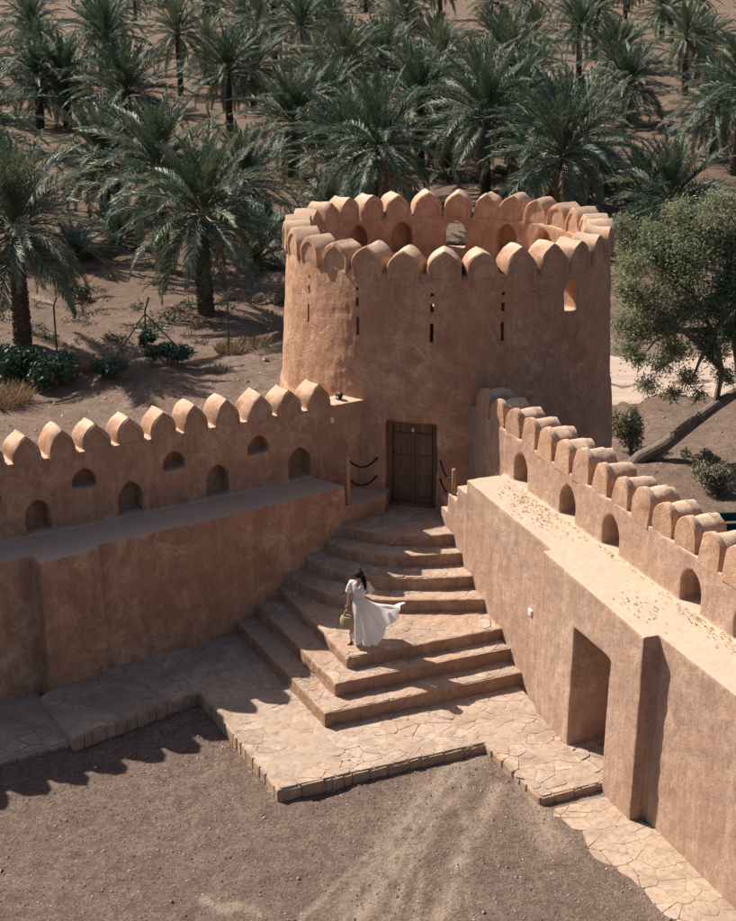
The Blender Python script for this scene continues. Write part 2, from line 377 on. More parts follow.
# ------------------------------------------------------------------ ground
def build_ground():
    xs = np.concatenate([np.geomspace(400, 30, 30)[:-1] * -1, np.linspace(-30, -8, 80)[:-1], np.linspace(-8, 8, 230)[:-1], np.linspace(8, 30, 80)[:-1], np.geomspace(30, 400, 30)])
    ys = np.concatenate([np.linspace(-60, 14, 20)[:-1], np.linspace(14, 30, 230)[:-1], np.linspace(30, 100, 230)[:-1], np.geomspace(100, 1500, 90)])
    X, Y = np.meshgrid(xs, ys); P = np.stack([X.ravel(), Y.ravel(), np.zeros(X.size)], 1)
    P[:, 2] = gh(P)
    far = np.clip((P[:, 1] - 230) / 500, 0, 1); P[:, 2] += far ** 1.3 * 30 * (1 + .4 * np.sin(P[:, 0] / 60))   # stony rise far behind the grove
    nx, ny = len(xs), len(ys); i = np.arange((ny - 1) * nx).reshape(ny - 1, nx)[:, :-1].ravel()
    F = np.stack([i, i + 1, i + nx + 1, i + nx], 1)
    me = bpy.data.meshes.new('ground'); me.from_pydata(P.tolist(), [], F.tolist())
    a = me.attributes.new('court', 'FLOAT', 'POINT'); a.data.foreach_set('value', court_mask(P))
    tr = np.zeros(len(P))
    for pts, w in [([(470, 760), (420, 810), (400, 850), (350, 921), (300, 980)], .32), ([(500, 790), (465, 850), (440, 921)], .14), ([(430, 800), (372, 880), (330, 940)], .12),
                   ([(540, 760), (530, 800), (555, 850)], .25), ([(235, 905), (260, 915)], .10), ([(205, 898), (228, 912)], .08), ([(600, 808), (650, 850), (705, 905), (745, 960)], .62), ([(640, 840), (700, 880), (745, 925)], .6)]:
        q = [gp(u, v)[:2] for u, v in pts]
        for a0, b0 in zip(q[:-1], q[1:]):
            d = b0 - a0; t = np.clip(((P[:, :2] - a0) @ d) / (d @ d), 0, 1); dist = np.linalg.norm(P[:, :2] - a0 - t[:, None] * d, axis=1)
            tr = np.maximum(tr, np.exp(-(dist / w) ** 2))
    main = [(455, 775), (425, 815), (398, 855), (355, 921), (310, 985)]; rut = np.zeros(len(P)); g_ = np.random.default_rng(8)
    for k in range(15):                                    # raked and driven lines fanning towards the near side
        du, fan = g_.uniform(-40, 60), g_.uniform(-1.2, 2.4); i0 = int(g_.integers(0, 3)); q = [gp(u + du * .4 + fan * (v - 775) * .35 + g_.uniform(-3, 3), v)[:2] for u, v in main[i0:]]
        w = g_.uniform(.035, .08); sg = 1 if g_.random() < .6 else -1
        for a0, b0 in zip(q[:-1], q[1:]):
            d = b0 - a0; t = np.clip(((P[:, :2] - a0) @ d) / (d @ d), 0, 1); dist = np.linalg.norm(P[:, :2] - a0 - t[:, None] * d, axis=1); e_ = np.exp(-(dist / w) ** 2)
            rut = np.where(np.abs(e_) > np.abs(rut), e_ * sg, rut)
    P[:, 2] -= .022 * rut; me.vertices.foreach_set('co', P.ravel()); tr = np.maximum(tr, .8 * np.clip(rut, 0, 1))
    a = me.attributes.new('track', 'FLOAT', 'POINT'); a.data.foreach_set('value', tr)
    me.polygons.foreach_set('use_smooth', [True] * len(me.polygons)); me.update()
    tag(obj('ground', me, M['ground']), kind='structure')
    # sandy track behind the tower
    V, F = [], []; n = 90
    for i in range(n + 1):
        x = 4 + 30 * i / n
        for j in range(7):
            e = .35 * math.sin(i * .9) + .3 * math.sin(i * .37 + 1)
            y0, y1 = 43.6 + e + .02 * x, 49.6 + .5 * math.sin(i * .5 + 2) + .25 * math.sin(i * 1.3)
            y = y0 + (y1 - y0) * j / 6; V.append((x, y, gz(x, y) + (.012 if 0 < j < 6 else -.03) + .015 * math.sin(j * 2.1)))
    for i in range(n):
        for j in range(6): F.append((i * 7 + j, (i + 1) * 7 + j, (i + 1) * 7 + j + 1, i * 7 + j + 1))
    tag(obj('dirt_road', mesh('dirt_road', V, F, True), M['road']), kind='structure')
build_ground()

# ------------------------------------------------------------------ merlons
def ogive(w, h, point=.5, n=9, sh=None, gable=0.0):
    """half width w/2, straight shoulders then a pointed (point->1) or round (0) arch"""
    sh = .30 * h if sh is None else sh; pts = [(-w / 2, 0.0), (-w / 2, sh * .5)]; c = w * point * .62; r = w / 2 + c; phm = math.acos(c / r); ap = r * math.sin(phm)
    for i in range(n + 1):                                # two arcs struck from beyond the axis
        ph = phm * i / n; k = i / n; x0, z0 = min(c - r * math.cos(ph), 0.0), sh + (h - sh) * r * math.sin(ph) / ap
        x1, z1 = -w / 2 * (1 - k), sh + (h - sh) * k; pts.append((x0 + (x1 - x0) * gable, z0 + (z1 - z0) * gable))
    return pts + [(-x, z) for x, z in pts[-2::-1]]
def merlon_mesh(name, w, h, d, point, collar, seed, panel=True, sh=None, gable=0.0):
    prof = ogive(w, h, point, 9, sh, gable); n = len(prof)
    def ring(y, s, dz=0.0): return [(x * s, y, max(z * s, 0) - (0.04 if z == 0 else 0) + dz) for x, z in prof]
    rings = []
    def end(y, sg):
        rs = []
        if panel: rs += [ring(y + sg * .032, .66), ring(y + sg * .030, .76), ring(y + sg * .002, .80)]
        if collar: rs += [ring(y, .97), ring(y + sg * .02, 1.03), ring(y + sg * .12, 1.035), ring(y + sg * .135, 1.02), ring(y + sg * .14, .955)] if sg > 0 else [ring(y, .92)]
        else: rs += [ring(y, .945)]
        rs += [ring(y + sg * (.165 if collar else .03), .96 if collar else 1.0)]
        return rs
    rings = end(0, 1)
    for k in range(2, 5): rings.append(ring(d * k / 5, .96 if collar else 1.0))
    rings += end(d, -1)[::-1]
    V = [p for r in rings for p in r]; F = []
    for i in range(len(rings) - 1):
        for k in range(n - 1): F.append((i * n + k, i * n + k + 1, (i + 1) * n + k + 1, (i + 1) * n + k))
    F.append(tuple(range(n))); m = (len(rings) - 1) * n; F.append(tuple(range(m, m + n))[::-1])
    me = mesh(name, V, F, True)
    bm = bmesh.new(); bm.from_mesh(me); bmesh.ops.recalc_face_normals(bm, faces=bm.faces)
    bm.to_mesh(me); bm.free()
    nv = len(me.vertices); P = np.array([v.co[:] for v in me.vertices]); N = np.array([v.normal[:] for v in me.vertices])
    off = Fourier(seed, .5)(P) * .013 + Fourier(seed + 50, .2)(P) * .004; P[:, 0] += P[:, 2] * np.random.default_rng(seed).uniform(-.09, .09)
    me.vertices.foreach_set('co', (P + N * off[:, None]).ravel())
    me.polygons.foreach_set('use_smooth', [True] * len(me.polygons))
    me.set_sharp_from_angle(angle=R(38)); me.update(); return me
MER_T = [merlon_mesh('merlon_tower', .68, .61, .62, .55, False, 20 + i, True, .22, .08) for i in range(6)]
MER_L = [merlon_mesh('merlon_left', .55, .54, .60, .85, False, 30 + i, True, .15, .22) for i in range(6)]
MER_R = [merlon_mesh('merlon_right', .53, .58, .62, .16, True, 40 + i, False, .30) for i in range(6)]
def put_merlon(me, xy, z, rz, parent, sc=(1, 1, 1), tilt=0.0):
    o = obj('merlon', me, M['mud_merlon'], parent, (xy[0], xy[1], z)); o.rotation_euler = (tilt, random.uniform(-.02, .02), rz); o.scale = sc
    return o

# ------------------------------------------------------------------ pointed-arch cutter in a local frame (s across, t depth, z up)
def arch_cut(w, z0, z1, t0, t1, point=.55, n=7):
    prof = ogive(w, z1 - z0, point, n, max(.06, (z1 - z0) - w * .62))
    m = len(prof); V = [(x, t0, z + z0) for x, z in prof] + [(x, t1, z + z0) for x, z in prof]
    F = [tuple(range(m)), tuple(range(m, 2 * m))[::-1]] + [(i, m + i, m + (i + 1) % m, (i + 1) % m) for i in range(m)]
    return V, F

# ------------------------------------------------------------------ round tower
def build_tower():
    T = empty('round_tower', (TC[0], TC[1], 0)); tag(T, 'round mud-plaster watchtower with crenellated rim and wooden door', 'tower')
    prof = [(0, -.4), (3.98, -.4), (3.93, 1.0), (3.845, 3.7), (3.835, 3.95), (3.80, 4.0), (3.71, 6.0), (3.665, 7.05), (3.10, 7.05), (3.12, 5.85), (0, 5.8)]
    n = 96; V = [(0, 0, -.4)]; F = []; idx = []
    for r, z in prof[1:-1]:
        idx.append(len(V)); V += [(r * math.cos(2 * math.pi * k / n), r * math.sin(2 * math.pi * k / n), z) for k in range(n)]
    V.append((0, 0, 5.8)); top = len(V) - 1
    for k in range(n):
        k2 = (k + 1) % n
        F.append((0, idx[0] + k2, idx[0] + k)); F.append((top, idx[-1] + k, idx[-1] + k2))
        for a, b_ in zip(idx[:-1], idx[1:]): F.append((a + k, a + k2, b_ + k2, b_ + k))
    cut = []
    def radial(vf, ang):    # local x across, y outwards (radius), z up
        a = R(ang); c, s = math.cos(a), math.sin(a)
        cut.append(xf(vf, lambda x, y, z: (y * c - x * s, y * s + x * c, z)))
    for a in (130.6, 108.1, 83.6, 59.6, 38.8): radial(arch_cut(.52, 6.18, 6.92, 2.7, 4.2 if a == 83.6 else 3.50, .3), a)
    radial(arch_cut(.40, 6.12, 6.76, 2.7, 4.2, .5), -47.7)
    DA = -103.6
    radial(box(0, 3.95, 2.03 + .965 - .2, 1.10, .95, 1.93 + .4), DA)
    V, F = boolean((V, F), cut)
    me = mud('wall', [(V, F)], .036, (.016, .0035, .0016), 2)
    cut.clear()
    for a in (-146.6, -123.1, -97.6, -74.6, 170, 15):
        radial(box(0, 3.45, 6.70, .07, 1.6, .07), a); radial(box(0, 3.45, 6.42, .075, 1.6, .19), a); radial(box(0, 3.75, 5.90, .075, .8, .40), a)
    me = boolean(me, cut)
    me.set_sharp_from_angle(angle=R(50))
    obj('wall', me, M['mud_tower'], T)
    # rim merlons: 28 round the rim, spacing as in the photograph (a little wider on the left half)
    angs = [-93.5 + 12.57 * i for i in range(14)] + [-93.5 - 13.1 * i for i in range(1, 15)]
    for i, a in enumerate(angs):
        r_ = 3.70; a += random.uniform(-.5, .5); c, s = math.cos(R(a)), math.sin(R(a))
        put_merlon(MER_T[(i * 5 + i // 3) % 6], (r_ * c, r_ * s), 7.01 + random.uniform(-.02, .02), R(a) + math.pi / 2, T, (random.uniform(.97, 1.06), random.uniform(.93, 1.0), random.uniform(.95, 1.05)))
    # door: deep reveal, frame, two leaves of studded planks
    D = bpy.data.objects.new('door', None); link(D, T); a = R(DA)
    D.location = (3.54 * math.cos(a), 3.54 * math.sin(a), 2.03); D.rotation_euler = (0, 0, a + math.pi / 2); D.empty_display_size = .2
    # local: x across, -y outwards
    fr = merge([box(-.50, 0, .97, .10, .16, 1.94), box(.50, 0, .97, .10, .16, 1.94), box(0, 0, 1.885, .90, .155, .10), box(0, -.03, .03, .90, .22, .06)])
    obj('door_frame', mesh('door_frame', *fr), M['wood'], D)
    for side in (-1, 1):
        for k in range(3):
            x = side * (.065 + .133 * k + .012)
            p = obj('plank', mesh('plank', *box(0, 0, 0, .127, .05, 1.775)), M['wood'], D); p.location = (x, .03 + random.uniform(-.004, .004), .95)
    obj('centre_post', mesh('centre_post', *tube([(0, -.01, .06), (0, -.01, 1.83)], [.038, .038], 8)), M['wood'], D)
    st = bmesh.new(); bmesh.ops.create_icosphere(st, subdivisions=1, radius=.020); sme = bpy.data.meshes.new('stud'); st.to_mesh(sme); st.free()
    for z in (.18, .62, 1.10, 1.60):
        for x in (-.37, -.30, -.23, -.16, -.09, .09, .16, .23, .30, .37):
            obj('stud', sme, M['iron'], D, (x, -.008, z + random.uniform(-.01, .01)))
        for sx in (-1, 1): obj('rail', mesh('rail', *box(sx * .225, -.004, z, .40, .018, .055)), M['wood'], D)
    obj('padlock', mesh('padlock', *merge([box(0, -.06, 1.70, .05, .03, .06), tube([(-.018, -.06, 1.73), (-.018, -.06, 1.76), (.018, -.06, 1.76), (.018, -.06, 1.73)], .006, 6)])), M['whitebox'], D)
    return T
build_tower()

# ------------------------------------------------------------------ left rampart
def build_left():
    W = empty('rampart_wall', (0, 0, 0)); tag(W, 'shaded rampart wall with pointed merlons, arched niches and a broad pilaster', 'wall')
    f = lambda x, y, z: (*(L2(x, y)), z)
    par = prism([(-6.6, 0), (7.6, 0), (7.6, .56), (-6.6, .56)], -.6, 4.33)
    cut, slit = [], []
    sh = lambda vf, s: ([(x + s, y, z) for x, y, z in vf[0]], vf[1])
    for i in range(-3, 4):
        s = .03 + 1.9 * i
        if s < 6: cut.append(sh(arch_cut(.50, 2.84, 3.52, -.3, .40, .55), s))
        slit.append(xf(sh(box(-.15, .3, 2.93, .055, 1.2, .12), s), f)); slit.append(xf(sh(box(-.15, .3, 3.27, .055, 1.2, .10), s), f))
    for i in range(-3, 3): cut.append(sh(arch_cut(.48, 3.58, 3.98, -.3, .38, .75), 1.0 + 1.885 * i))
    par = boolean(par, cut)
    par = xf(par, f)
    top = [(-7, -.9), (-.44, -.9), (-.44, -1.37), (.77, -1.22), (.77, -1.08), (2.92, -1.045), (6.32, -.86), (6.18, -.38), (5.98, .2), (-7, .2)]
    bot = [(-7, -1.18), (-.46, -1.14), (-.46, -1.44), (.79, -1.28), (.79, -1.14), (2.92, -1.20), (6.34, -.98), (6.2, -.38), (5.98, .2), (-7, .2)]
    body = xf(prism(top, -.6, ZL, bot), f)
    me = boolean(mud('wall_body', [par, body], .029, (.008, .003, .002), 1, (LO, LE)), slit)
    me.set_sharp_from_angle(angle=R(50))
    obj('wall_body', me, M['mud'], W)
    rz = math.atan2(LE[1], LE[0])
    for i in range(-9, 10):
        s = -.09 + .70 * i
        p = L2(s, -.028)
        put_merlon(MER_L[(i * 5 + i // 3) % 6], p, 4.30, rz, W, (random.uniform(.98, 1.05), 1.0, random.uniform(.95, 1.06)))
    return W
build_left()

# ------------------------------------------------------------------ right rampart
def build_right():
    W = empty('rampart_wall', (0, 0, 0)); tag(W, 'sunlit rampart wall with rounded merlons and a dark doorway', 'wall')
    f = lambda x, y, z: (*(R2(x, y)), z)
    par = prism([(-2.5, 0), (11, 0), (11, .56), (-2.5, .56)], -.6, 4.34)
    sh = lambda vf, s: ([(x + s, y, z) for x, y, z in vf[0]], vf[1]); cut = []
    for s in (.30, 2.17, 3.73, 6.25, 7.75, 9.5): cut.append(sh(arch_cut(.56, 3.44, 4.09, -.3, .42, .25), s))
    par = xf(boolean(par, cut), f)
    k = -.37; e = np.array([k, 1]) / math.hypot(k, 1); nn = np.array([-1, k]) / math.hypot(k, 1)     # along the face, towards the court
    F1, F2, K, E = (1.965, 27.95), (3.27, 24.46), (3.10, 24.39), (4.30, 21.0)
    near = [(4.55, 21.09), (5.30, 19.18), (5.95, 17.5)]
    back = [tuple(R2(10.9, .3)), tuple(R2(-.4, .3)), tuple(R2(-.42, -.02))]
    poly = [F1, F2, K, E] + near + back
    bot = [(p[0] + nn[0] * .05, p[1] + nn[1] * .05) if i < 7 else p for i, p in enumerate(poly)]
    body = prism(poly, -.6, ZR, bot)
    a, b_ = np.array([3.51, 23.13]), np.array([3.95, 21.93])
    d = (b_ - a); n_in = np.array([-d[1], d[0]]) / np.linalg.norm(d)
    if n_in[0] < 0: n_in = -n_in
    door = prism([tuple(a - n_in * .4), tuple(b_ - n_in * .4), tuple(b_ + n_in * 1.25), tuple(a + n_in * 1.25)], -.2, 2.54)
    body = boolean(body, [door])
    # end blocks stepping down to the landing
    st = []
    for (y0, y1, z1) in ((27.9, 28.40, 3.12), (28.3, 28.80, 2.80), (28.7, 29.12, 2.38)):
        x0 = 1.965 - .37 * (y0 - 27.95); x1 = 1.965 - .37 * (y1 - 27.95)
        st.append(prism([(x0, y0), (x0 + .42, y0 + .12), (x1 + .42, y1 + .12), (x1, y1)], .5, z1))
    me = mud('wall_body', [par, body] + st, .028, (.002, .0016, .0014), 1, (E, (.347, -.938)))
    obj('wall_body', me, M['mud_pale'], W)
    rz = math.atan2(RE[1], RE[0])
    for i in range(-2, 16):
        s = -.15 + .68 * i
        put_merlon(MER_R[(i * 5 + i // 3) % 6], R2(s, .006), 4.31, rz, W, (random.uniform(.97, 1.04), 1.0, random.uniform(.94, 1.06)))
    return W
build_right()

# ------------------------------------------------------------------ voronoi stones
def clip(poly, n, c):
    out = []
    for i in range(len(poly)):
        p, q = poly[i], poly[(i + 1) % len(poly)]; dp, dq = p @ n - c, q @ n - c
        if dp <= 0: out.append(p)
        if (dp < 0 < dq) or (dq < 0 < dp): out.append(p + (q - p) * (dp / (dp - dq)))
    return out
def inside(pt, poly):
    r = False; n = len(poly)
    for i in range(n):
        a, b = poly[i], poly[(i + 1) % n]
        if (a[1] > pt[1]) != (b[1] > pt[1]) and pt[0] < (b[0] - a[0]) * (pt[1] - a[1]) / (b[1] - a[1]) + a[0]: r = not r
    return r
def crazy(domain, size, gap, seed):
    g = np.random.default_rng(seed); D = [np.array(p, float) for p in domain]; A = np.array(D)
    lo, hi = A.min(0) - size, A.max(0) + size
    nx, ny = int((hi[0] - lo[0]) / size) + 1, int((hi[1] - lo[1]) / size) + 1
    S = np.array([lo + size * (np.array([i + .5 * (j % 2), j]) + g.uniform(-.62, .62, 2)) for i in range(nx) for j in range(ny)])
    cells = []
    for s in S:
        dd = np.linalg.norm(S - s, axis=1); nb = np.argsort(dd)[1:18]; poly = [p.copy() for p in D]
        for k in nb:
            n = S[k] - s; L = np.linalg.norm(n); n = n / L
            poly = clip(poly, n, (S[k] + s) @ n / 2 - gap / 2)
            if len(poly) < 3: break
        if len(poly) < 3: continue
        c = np.mean(poly, 0); ar = .5 * abs(sum(poly[i][0] * poly[(i + 1) % len(poly)][1] - poly[(i + 1) % len(poly)][0] * poly[i][1] for i in range(len(poly))))
        if ar < size * size * .06: continue
        # drop doubled points
        q = [p for i, p in enumerate(poly) if np.linalg.norm(p - poly[i - 1]) > .012]
        if len(q) >= 3: cells.append(q)
    return cells
def lay_stones(cells, z, thick, mat, parent, name='stone', depth=.03, zfn=None, seed=0):
    g = random.Random(seed)
    for q in cells:
        c = np.mean(q, 0); n = len(q); h = thick * g.uniform(.5, 1.2); zz = z if zfn is None else zfn(*c)
        if sum(q[i][0] * q[(i + 1) % n][1] - q[(i + 1) % n][0] * q[i][1] for i in range(n)) < 0: q = q[::-1]
        tx, ty = g.uniform(-.010, .010), g.uniform(-.010, .010)
        # knock the corners off so that the outline is broken, not ruled
        o2 = []
        for i in range(n):
            a, p, b = q[i - 1], q[i], q[(i + 1) % n]
            la, lb = np.linalg.norm(p - a), np.linalg.norm(b - p); k = min(.22 * la, .22 * lb, .03)
            o2 += [p + (a - p) / la * k, p + (b - p) / lb * k]
        q2 = [np.array(p) + np.array([g.uniform(-.006, .006), g.uniform(-.006, .006)]) - c for p in o2]; m = len(q2)
        V = [(p[0], p[1], -depth) for p in q2] + [(p[0], p[1], h * .55) for p in q2]
        for p in q2:
            L = np.linalg.norm(p); p2 = p * (1 - min(.3, .009 / max(L, .02))); V.append((p2[0], p2[1], h + p2[0] * tx + p2[1] * ty))
        F = [(i, (i + 1) % m, m + (i + 1) % m, m + i) for i in range(m)] + [(m + i, m + (i + 1) % m, 2 * m + (i + 1) % m, 2 * m + i) for i in range(m)] + [tuple(range(2 * m, 3 * m))]
        obj(name, mesh(name, V, F), mat, parent, (c[0], c[1], zz))
def edge_stones(a, b, z0, z1, outn, mat, parent, seed, proud=.03, lo=.16, hi=.42, rows=1):
    """a row of rough stones set in the upright edge from a to b"""
    g = random.Random(seed); a, b = np.array(a), np.array(b); L = np.linalg.norm(b - a); e = (b - a) / L; n = np.array(outn)
    for r in range(rows):
        s = 0.0; za, zb = z0 + (z1 - z0) * r / rows, z0 + (z1 - z0) * (r + 1) / rows
        while s < L - .05:
            w = min(g.uniform(lo, hi), L - s)
            if L - s - w < .08: w = L - s
            c = a + e * (s + w / 2); pr = proud * g.uniform(.7, 1.15); j = .03
            hw = w / 2 - .004; zt, zb_ = zb - g.uniform(0, .03), za + g.uniform(0, .03)
            base = [(-hw + g.uniform(0, j), zb_), (hw - g.uniform(0, j), zb_ + g.uniform(0, .02)), (hw + g.uniform(-j, 0), zt), (-hw + g.uniform(0, j), zt - g.uniform(0, .02))]
            V = []
            for (x, z) in base: V.append((e[0] * x - n[0] * .06, e[1] * x - n[1] * .06, z))
            for (x, z) in base: V.append((e[0] * x * 1.0 + n[0] * pr * .5, e[1] * x + n[1] * pr * .5, z))
            zc = (zt + zb_) / 2
            for (x, z) in base: V.append((e[0] * x * .86 + n[0] * pr, e[1] * x * .86 + n[1] * pr, zc + (z - zc) * .8))
            F = [(i, (i + 1) % 4, 4 + (i + 1) % 4, 4 + i) for i in range(4)] + [(4 + i, 4 + (i + 1) % 4, 8 + (i + 1) % 4, 8 + i) for i in range(4)] + [(8, 9, 10, 11)]
            if np.cross(np.array([e[0], e[1], 0]), np.array([0, 0, 1.0]))[:2] @ n < 0: F = [q[::-1] for q in F]
            obj('edge_stone', mesh('edge_stone', V, F), mat, parent, (c[0], c[1], 0)); s += w

# ------------------------------------------------------------------ stone terrace at the foot of the stairs
PLAT = [(-5.26, 23.40), (-3.17, 25.12), (-1.49, 21.70), (2.08, 23.20), (2.87, 21.46), (3.97, 21.93), (3.5, 23.15), (3.15, 24.45), (2.85, 25.6), (.5, 26.0), (-2.4, 28.0), (-4.9, 26.55), (-5.95, 25.25), (-6.15, 24.9)]
def build_terrace():
    me = mud('terrace', [prism(PLAT, -.5, ZP - .012)], .04, (.004, .003, .002), 1, (PLAT[2], (.922, .387)))
    T = tag(obj('terrace', me, M['mortar']), kind='structure')
    dom = [(-5.24, 23.44), (-3.16, 25.16), (-1.48, 21.74), (2.10, 23.24), (2.88, 21.50), (3.95, 21.95), (3.48, 23.15), (3.12, 24.40), (2.86, 25.3), (-.72, 23.78), (-2.55, 27.3), (-4.9, 26.25), (-5.85, 25.0), (-5.95, 24.55)]
    lay_stones(crazy(dom, .31, .010, 5), ZP - .012, .007, M['flag'], T, seed=1)
    cells = crazy([(3.52, 23.1), (3.95, 21.96), (5.1, 22.40), (4.66, 23.55)], .36, .022, 9); lay_stones(cells, ZP - .010, .016, M['flag'], T, seed=2)
    obj('passage_floor', mesh('passage_floor', *prism([(3.40, 23.15), (3.9, 21.9), (5.3, 22.4), (4.8, 23.7)], -.2, ZP - .014)), M['mortar'], T)
    obj('threshold', mesh('threshold', *prism([(4.15, 23.0), (4.42, 22.28), (4.62, 22.36), (4.35, 23.08)], ZP, ZP + .16)), M['path_stone'], T)
    def out(a, b): d = np.array(b) - np.array(a); n = np.array([d[1], -d[0]]); return n / np.linalg.norm(n)
    for i, (p, q) in enumerate(zip(PLAT[:5], PLAT[1:6])):
        edge_stones(p, q, -.10 + .03 * min(i, 3), ZP - .015, out(p, q), M['edge_stone'], T, 60 + i, .024, .12, .42, 1)
    # lower slab on the left
    lo = [(-9.5, 21.0), (-5.23, 23.63), (-5.92, 24.75), (-6.3, 25.4), (-9.9, 23.2)]
    S = tag(obj('lower_terrace', mud('lower_terrace', [prism(lo, -.6, .08)], .05, (.004, .003, .002), 1), M['mortar']), kind='structure')
    lay_stones(crazy([(-9.4, 21.1), (-5.33, 23.60), (-5.95, 24.62), (-6.6, 25.0), (-9.8, 23.1)], .40, .024, 15), .080, .009, M['flag'], S, seed=3)
    edge_stones(lo[0], lo[1], -.10, .072, out(lo[0], lo[1]), M['edge_stone'], S, 71, .022, .12, .42, 1)
build_terrace()

# ------------------------------------------------------------------ staircase
STEPS = [
    (.52, [(-2.95, 28.0), (-2.60, 27.37), (-.77, 23.74), (2.89, 25.30), (3.25, 25.45)]),
    (.79, [(-2.45, 28.1), (-2.19, 27.57), (-.60, 24.36), (2.74, 25.79), (3.1, 25.94)]),
    (1.02, [(-2.0, 28.4), (-1.80, 27.97), (-.97, 26.22), (-.39, 24.93), (2.55, 26.14), (2.9, 26.28)]),
    (1.28, [(-2.0, 28.42), (-1.70, 28.09), (-1.29, 27.65), (-.84, 27.22), (-.40, 26.99), (.1, 26.91), (.63, 26.89), (1.42, 26.89), (2.29, 26.94), (2.7, 26.98)]),
    (1.53, [(-1.6, 28.85), (-1.32, 28.48), (-.98, 28.03), (-.46, 27.63), (.29, 27.40), (1.24, 27.39), (2.13, 27.49), (2.5, 27.53)]),
    (1.78, [(-1.2, 29.1), (-.94, 28.79), (-.53, 28.32), (.10, 28.01), (.73, 27.91), (1.30, 27.97), (1.90, 28.07), (2.4, 28.17)]),
    (2.03, [(-.75, 29.15), (-.48, 28.90), (-.08, 28.63), (.55, 28.42), (1.19, 28.38), (1.71, 28.47), (2.2, 28.57)]),
]
def build_stairs():
    S = empty('staircase', (0, 25, ZP)); tag(S, 'broad stone-topped staircase fanning down from the tower door', 'staircase')
    zprev = .10
    for k, (z, E) in enumerate(STEPS):
        if k < 6: back = [(p[0] + .02, p[1] + .42) for p in STEPS[k + 1][1]][::-1]
        else: back = [(2.3, 29.2), (1.5, 30.35), (.4, 30.5), (-.75, 29.6)]
        me = mud('step', [prism(E + back, zprev - .25, z - .006)], .03, (.007, .006, .003), 1, (STEPS[0][1][2], (.92, .392)))
        o = obj('step', me, M['step'], S); o.matrix_parent_inverse = Matrix.Translation((0, -25, -ZP))
        # tread stones
        dE = [(p[0], p[1] + .035) for p in E[1:-1]]
        if k < 3: dE = [(p[0] + .035, p[1]) if i == 0 else (p[0] + .02, p[1] + .05) if i < len(dE) - 1 else (p[0] - .03, p[1] + .045) for i, p in enumerate(E[1:-1])]
        if k < 6: b2 = [(p[0], p[1] + .03) for p in STEPS[k + 1][1][1:-1]][::-1]
        else: b2 = [(1.45, 29.75), (.46, 29.90), (-.30, 29.05)]
        lay_stones(crazy(dE + b2,   .30, .010, 100 + k), z - .008, .007, M['flag'], o, seed=20 + k)
        zprev = z
build_stairs()

